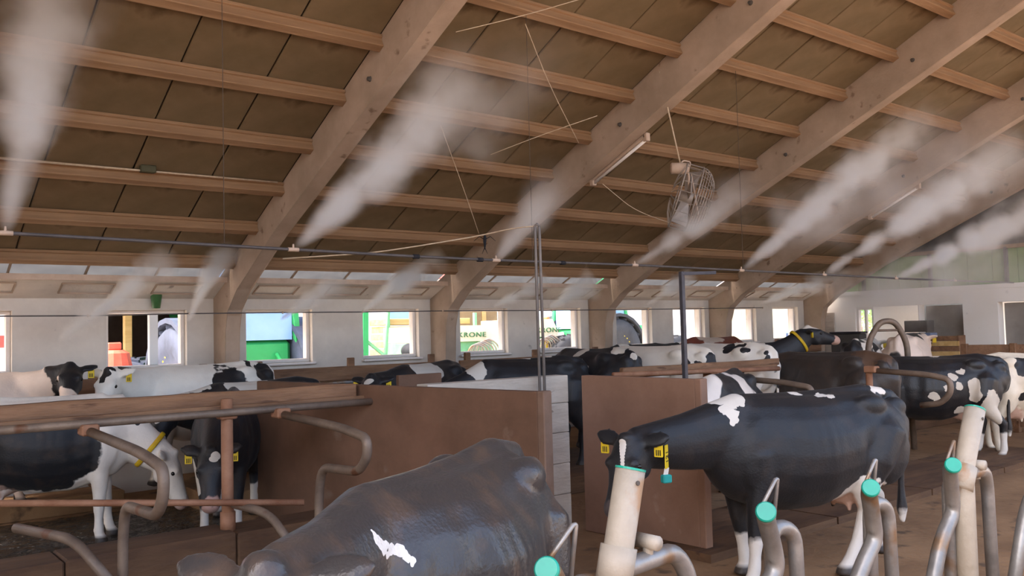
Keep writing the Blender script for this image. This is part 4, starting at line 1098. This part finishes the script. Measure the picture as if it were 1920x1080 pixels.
for k in range(8):
    q = bmesh.new(); sweep(q, fillet([V((-.1 + k * .05, -.1, 1.0 + k * .015)), V((.3 + k * .05, -.15, 1.08 - k * .03)), V((.8, -.1, .95 - k * .04))], .2), .012, 6); obj('tine', q, M_framew, td, True)
q = bmesh.new(); sphere(q, (.55, 0, 1.65), (.2, .2, .16)); obj('gear_case', q, M_tyredk, td, True)
obj('gear_box', B((.75, -.2, .7), (1.1, .2, 1.05), .03), M_rim, td)
for s in (-1, 1): wheel(td, (s * .75, .2, .3), .3, .2, 'x', M_tyredk, lugs=False)
q = bmesh.new(); sphere(q, (-.9, -.1, 1.45), (.18, .3, .4)); obj('cover', q, M_bluegrey, td, True)
# two cream balers with lettering
def text_mesh(body, size, ext):
    c = bpy.data.curves.new('lettering', 'FONT'); c.body = body; c.size = size; c.extrude = ext; c.align_x = 'CENTER'; c.space_character = 1.1
    o = bpy.data.objects.new('tmp', c); COL.objects.link(o)
    dg = bpy.context.evaluated_depsgraph_get(); dg.update()
    me = bpy.data.meshes.new_from_object(o.evaluated_get(dg)); bpy.data.objects.remove(o)
    me.materials.clear(); me.materials.append(M_letter); return me
def baler(label, xl, xr, xs, xtxt, ztxt, ztop, wheel_x, Y, tsz, slope=True):
    XL, XR, XS = yat(xl, Y), yat(xr, Y), yat(xs, Y)
    rt = thing('round_baler', label, 'baler', ((XL + XR) / 2, Y, -.05))
    ox = (XL + XR) / 2
    zt = at_y(xtxt, ztop, Y).z + .05; zb = at_y(xtxt, ztxt + 16, Y).z + .05
    obj('hood', PR([(XL - ox, zb), (XR - ox, zb), (XR - ox, zb + .12), (XS - ox, zt), (XL - ox, zt)], 'y', 0, 1.8), M_cream, rt)
    obj('lower_body', B((XL - ox, .06, .5), (XR - ox - .1, 1.74, zb), .02), M_jdlt, rt)
    me = text_mesh('KRONE', tsz, .012)
    o = mobj('lettering', me, rt, (yat(xtxt, Y) - ox, -.013, at_y(xtxt, ztxt + 4, Y).z + .05 - tsz * .3), (PI / 2, 0, 0))
    o.scale = (1.45, 1, 1)
    for wx in wheel_x:
        wheel(rt, (yat(wx, Y) - ox, -.12, .93), .93, .42, 'y', M_tyredk, rr=.74)
    q = bmesh.new()
    for k in range(1):
        pass
    q.free()
    for k in range(6):
        q = bmesh.new(); x0 = XR - ox - 1.0 + k * .08
        sweep(q, fillet([V((x0, -.04, zb - .6)), V((x0 + .1, -.2, zb - .05 + .03 * k)), V((x0 + .5, -.2, zb - .1)), V((x0 + .6, -.05, zb - .6))], .2), .02, 6); obj('hose', q, M_fan if k % 2 else M_pipe, rt, True)
    obj('marker_plate', B((XL - ox + .55, -.03, zb - .55), (XL - ox + .7, .0, zb - .12)), M_rim, rt)
    obj('drawbar', B((XR - ox - .1, .7, .5), (XR - ox + .9, .95, .7), .02), M_jdlt, rt)
    return rt
baler('cream and green baler with green lettering and hoses outside the fifth window', 800, 932, 904, 884, 624, 610, (), 15.6, .15)
baler('cream baler with black tyre and yellow rim outside the sixth window', 985, 1046, 1036, 1028, 615, 598, (1064,), 16.4, .16)
q = yat(930, 19)
rt = thing('tarp_stack', 'brown tarpaulin covered stack behind the first baler', 'stack', (q - .4, 19.5, -.05))
bm = bmesh.new(); box(bm, (-.8, 0, 0), (1.0, 1.5, 2.9), .2); obj('tarp', bm, M_brown_tarp, rt); obj('pale_strap', B((.3, -.03, 0), (.42, .0, 2.8)), M_timber_y, rt)
# white buildings across the yard
def house(label, x0, x1, Y, h, m, band=False):
    rt = thing('farm_building', label, 'building', (x0, Y, -.05))
    obj('wall', B((0, 0, 0), (x1 - x0, 4, h)), m, rt); obj('roof', PR([(-.5, h), (4.5, h), (2, h + 1.6)], 'x', -.3, x1 - x0 + .3), M_redband, rt)
    if band: obj('red_band', B((0, -.03, 1.93), (x1 - x0, 0, 2.18)), M_redband, rt)
    for k in range(2):
        xx = (x1 - x0) * (.3 + .4 * k); w_ = obj('window', B((xx - .5, -.04, 2.3), (xx + .5, .0, 3.2)), M_framew, rt); obj('pane', B((xx - .42, -.05, 2.38), (xx + .42, -.035, 3.12)), M_glassb, w_)
house('white rendered building with a red band behind the leftmost window', -4, yat(160, 21) - .3, 21.0, 4.2, M_whitewall, True)
house('long white farm building across the yard behind the right windows', yat(950, 25), 46, 25.0, 4.2, M_whitewall)
house('pale building behind the third and fourth windows', yat(470, 27), yat(850, 27), 27.0, 4.0, M_whitewall)
p = V((yat(1302, 17) + .2, 17.5, -.05))
rt = thing('blue_barrel', 'blue-grey barrel low in the eighth window', 'barrel', p)
q = bmesh.new(); lathe(q, [(.28, 0), (.32, .1), (.32, 1.35), (.28, 1.45)], 18); obj('barrel_body', q, M_bluegrey, rt, True)
q = bmesh.new(); lathe(q, [(.33, .7), (.335, .73), (.33, .76)], 18); obj('hoop', q, M_pipe, rt, True)
p = V((yat(1388, 15), 14.5, -.05))
rt = thing('screen_wall', 'beige board screen close outside the ninth window', 'screen', p)
for k in range(6): obj('board', B((-1.0 + k * .4, 0, 0), (-.61 + k * .4, .05, 2.9), .005), M_cream, rt)
p = V((yat(1462, 16.5), 16.5, -.05))
rt = thing('blue_sack_rack', 'pale blue rack seen in the tenth window', 'rack', p)
for xx in (-.5, .5): obj('upright', B((xx - .05, 0, 0), (xx + .05, .1, 2.4), .005), M_bluegrey, rt)
for zz in (1.2, 1.7): obj('shelf', B((-.5, 0, zz), (.5, .4, zz + .05), .005), M_glassb, rt)
# greenery beyond the end door
def bush(label, x, y, h, r):
    rt = thing('shrub', label, 'shrub', (x, y, -.05))
    q = bmesh.new(); rnd = random.Random(int(x * 10))
    for k in range(900):
        v_ = V((rnd.gauss(0, 1), rnd.gauss(0, 1), rnd.gauss(0, 1))).normalized() * rnd.uniform(.6, 1)
        c_ = V((v_.x * r, v_.y * r, h * .55 + v_.z * h * .45)); s_ = .09
        a_ = V((rnd.uniform(-1, 1), rnd.uniform(-1, 1), rnd.uniform(-1, 1))).normalized(); b_ = a_.orthogonal().normalized()
        q.faces.new([q.verts.new(c_ + a_ * s_), q.verts.new(c_ + b_ * s_ * .5), q.verts.new(c_ - a_ * s_), q.verts.new(c_ - b_ * s_ * .5)])
    o = obj('foliage', q, M_leaf, rt); o['kind'] = 'stuff'
    obj('stem', T([(0, 0, 0), (0, 0, h * .6)], .06, 8), M_wood, rt, True)
g = at_x(1618, 600, 30); bush('sunlit green shrub beyond the bright end doorway', g.x, g.y, 2.6, 1.3)
g = at_x(1640, 600, 34); bush('second sunlit shrub farther beyond the end doorway', g.x, g.y + .6, 3.0, 1.5)

# ================================================================== MIST
def mist_mat(name, L, r0, r1, dens, seed):
    m = bpy.data.materials.new(name); m.use_nodes = True
    t = m.node_tree; N = t.nodes; K = t.links
    for n in list(N):
        if n.type != 'OUTPUT_MATERIAL': N.remove(n)
    out = N['Material Output']
    tc = N.new('ShaderNodeTexCoord'); sep = N.new('ShaderNodeSeparateXYZ'); K.new(tc.outputs['Object'], sep.inputs[0])
    def M(op, a, b=None, clamp=False):
        n = N.new('ShaderNodeMath'); n.operation = op; n.use_clamp = clamp
        for i, v in enumerate((a, b)):
            if v is None: continue
            if isinstance(v, (int, float)): n.inputs[i].default_value = v
            else: K.new(v, n.inputs[i])
        return n.outputs[0]
    s = M('DIVIDE', sep.outputs[2], L, True)
    R = M('ADD', M('MULTIPLY', s, r1 - r0), r0)
    nz = N.new('ShaderNodeTexNoise'); nz.noise_dimensions = '4D'; nz.inputs['W'].default_value = seed; nz.inputs['Scale'].default_value = 2.0 + (seed % 1); nz.inputs['Detail'].default_value = 3
    K.new(tc.outputs['Object'], nz.inputs['Vector'])
    rho = M('DIVIDE', M('SQRT', M('ADD', M('POWER', sep.outputs[0], 2), M('POWER', sep.outputs[1], 2))), R)
    edge = M('SUBTRACT', 1.0, rho)
    edge = M('ADD', edge, M('MULTIPLY', M('SUBTRACT', nz.outputs[0], .56), 2.7))
    edge = M('MULTIPLY', edge, M('SUBTRACT', 1.0, rho, True))
    edge = M('MULTIPLY', edge, 1.6, True)
    fall = M('MULTIPLY', M('SUBTRACT', 1.0, s, True), 1.9, True)
    near = M('ADD', M('MULTIPLY', M('POWER', M('SUBTRACT', 1.0, s, True), 3), 1.6), 1.0)
    start = M('MULTIPLY', s, 14.0, True)
    d = M('MULTIPLY', M('MULTIPLY', M('MULTIPLY', edge, fall), M('MULTIPLY', near, start)), dens)
    v = N.new('ShaderNodeVolumeScatter'); v.inputs['Color'].default_value = (.97, .91, .84, 1); v.inputs['Anisotropy'].default_value = .15
    d = M('MULTIPLY', d, 5.2)
    K.new(d, v.inputs['Density']); K.new(v.outputs[0], out.inputs['Volume'])
    return m
MN = 0
def plume(label, a, b, r0, r1, dens):
    global MN
    MN += 1
    a = V(a); b = V(b); d = b - a; L = d.length
    q = bmesh.new()
    prof = [(r0 * .6, 0.0)] + [(r0 + (r1 - r0) * k / 6, L * k / 6) for k in range(0, 6)] + [(r1 * .8, L * .96), (r1 * .3, L)]
    prof[1] = (r0, L * .03)
    lathe(q, prof, 14)
    me = bpy.data.meshes.new('mist_plume'); bmesh.ops.recalc_face_normals(q, faces=q.faces); q.to_mesh(me); q.free()
    me.materials.append(mist_mat('mist_%02d' % MN, L, r0, r1, dens, MN * 1.37))
    o = bpy.data.objects.new('mist_plume', me); COL.objects.link(o)
    o.location = a; o.rotation_euler = d.to_track_quat('Z', 'Y').to_euler()
    tag(o, label, 'mist', 'mist plumes from the nozzles', 'stuff')
    return o
Y0 = PYY
def up_(x, y, Y): return at_y(x, y, Y)
plume('mist plume rising steeply at the left picture edge', NOZ[0], up_(110, -60, 6.9), .06, .62, 1.3)
plume('wide mist plume climbing across the first roof bay', NOZ[1], up_(910, 130, 6.7), .05, .72, 1.3)
plume('faint mist plume beside the double pole', NOZ[2], up_(1060, 330, 6.6), .05, .45, .8)
plume('mist plume drifting past the fan', NOZ[3], up_(1420, 350, 6.6), .05, .5, 1.0)
plume('long mist plume crossing the third rafter', NOZ[4], up_(1740, 215, 6.3), .06, .62, 1.3)
plume('mist plume in front of the green gable boards', NOZ[5], up_(1920, 270, 6.0), .06, .75, 1.2)
plume('pale mist plume at the right edge below the gable', NOZ[6], up_(2010, 360, 6.0), .06, .75, 1.1)
for lab, (x, y), (x1, y1), r, dn in (('short mist jet on the left wall', (160, 605), (330, 470), .42, 1.7), ('strong mist jet left of the first rafter foot', (352, 603), (450, 400), .40, 2.0), ('mist jet at the green tractor window', (525, 600), (650, 520), .34, 2.0),
                                 ('mist jet above the fourth window', (675, 588), (830, 470), .42, 2.0), ('mist jet left of the narrow poles', (925, 575), (1030, 525), .36, 1.6), ('dense mist puff above the sixth window', (1028, 578), (1120, 525), .42, 2.2),
                                 ('mist jet right of the dark post arm', (1212, 572), (1300, 510), .42, 1.6), ('faint mist jet at the farthest windows', (1425, 570), (1600, 500), .6, 1.0), ('hazy mist cloud low on the left wall', (110, 640), (200, 560), .35, .7)):
    plume(lab, at_y(x, y, 11.42), at_y(x1, y1, 10.9), .04, r, dn * 1.5)
plume('thin hazy mist cloud in front of the white end wall', at_t(1560, 560, 15), at_t(1980, 480, 13), .6, 1.2, .3)
plume('thin drifting haze under the second roof bay', at_t(880, 300, 8.6), at_t(1060, 40, 8.0), .35, .7, .10)
plume('broad thin haze below the far right rafters', at_t(1440, 430, 10.2), at_t(1960, 260, 9.2), .5, 1.2, .12)
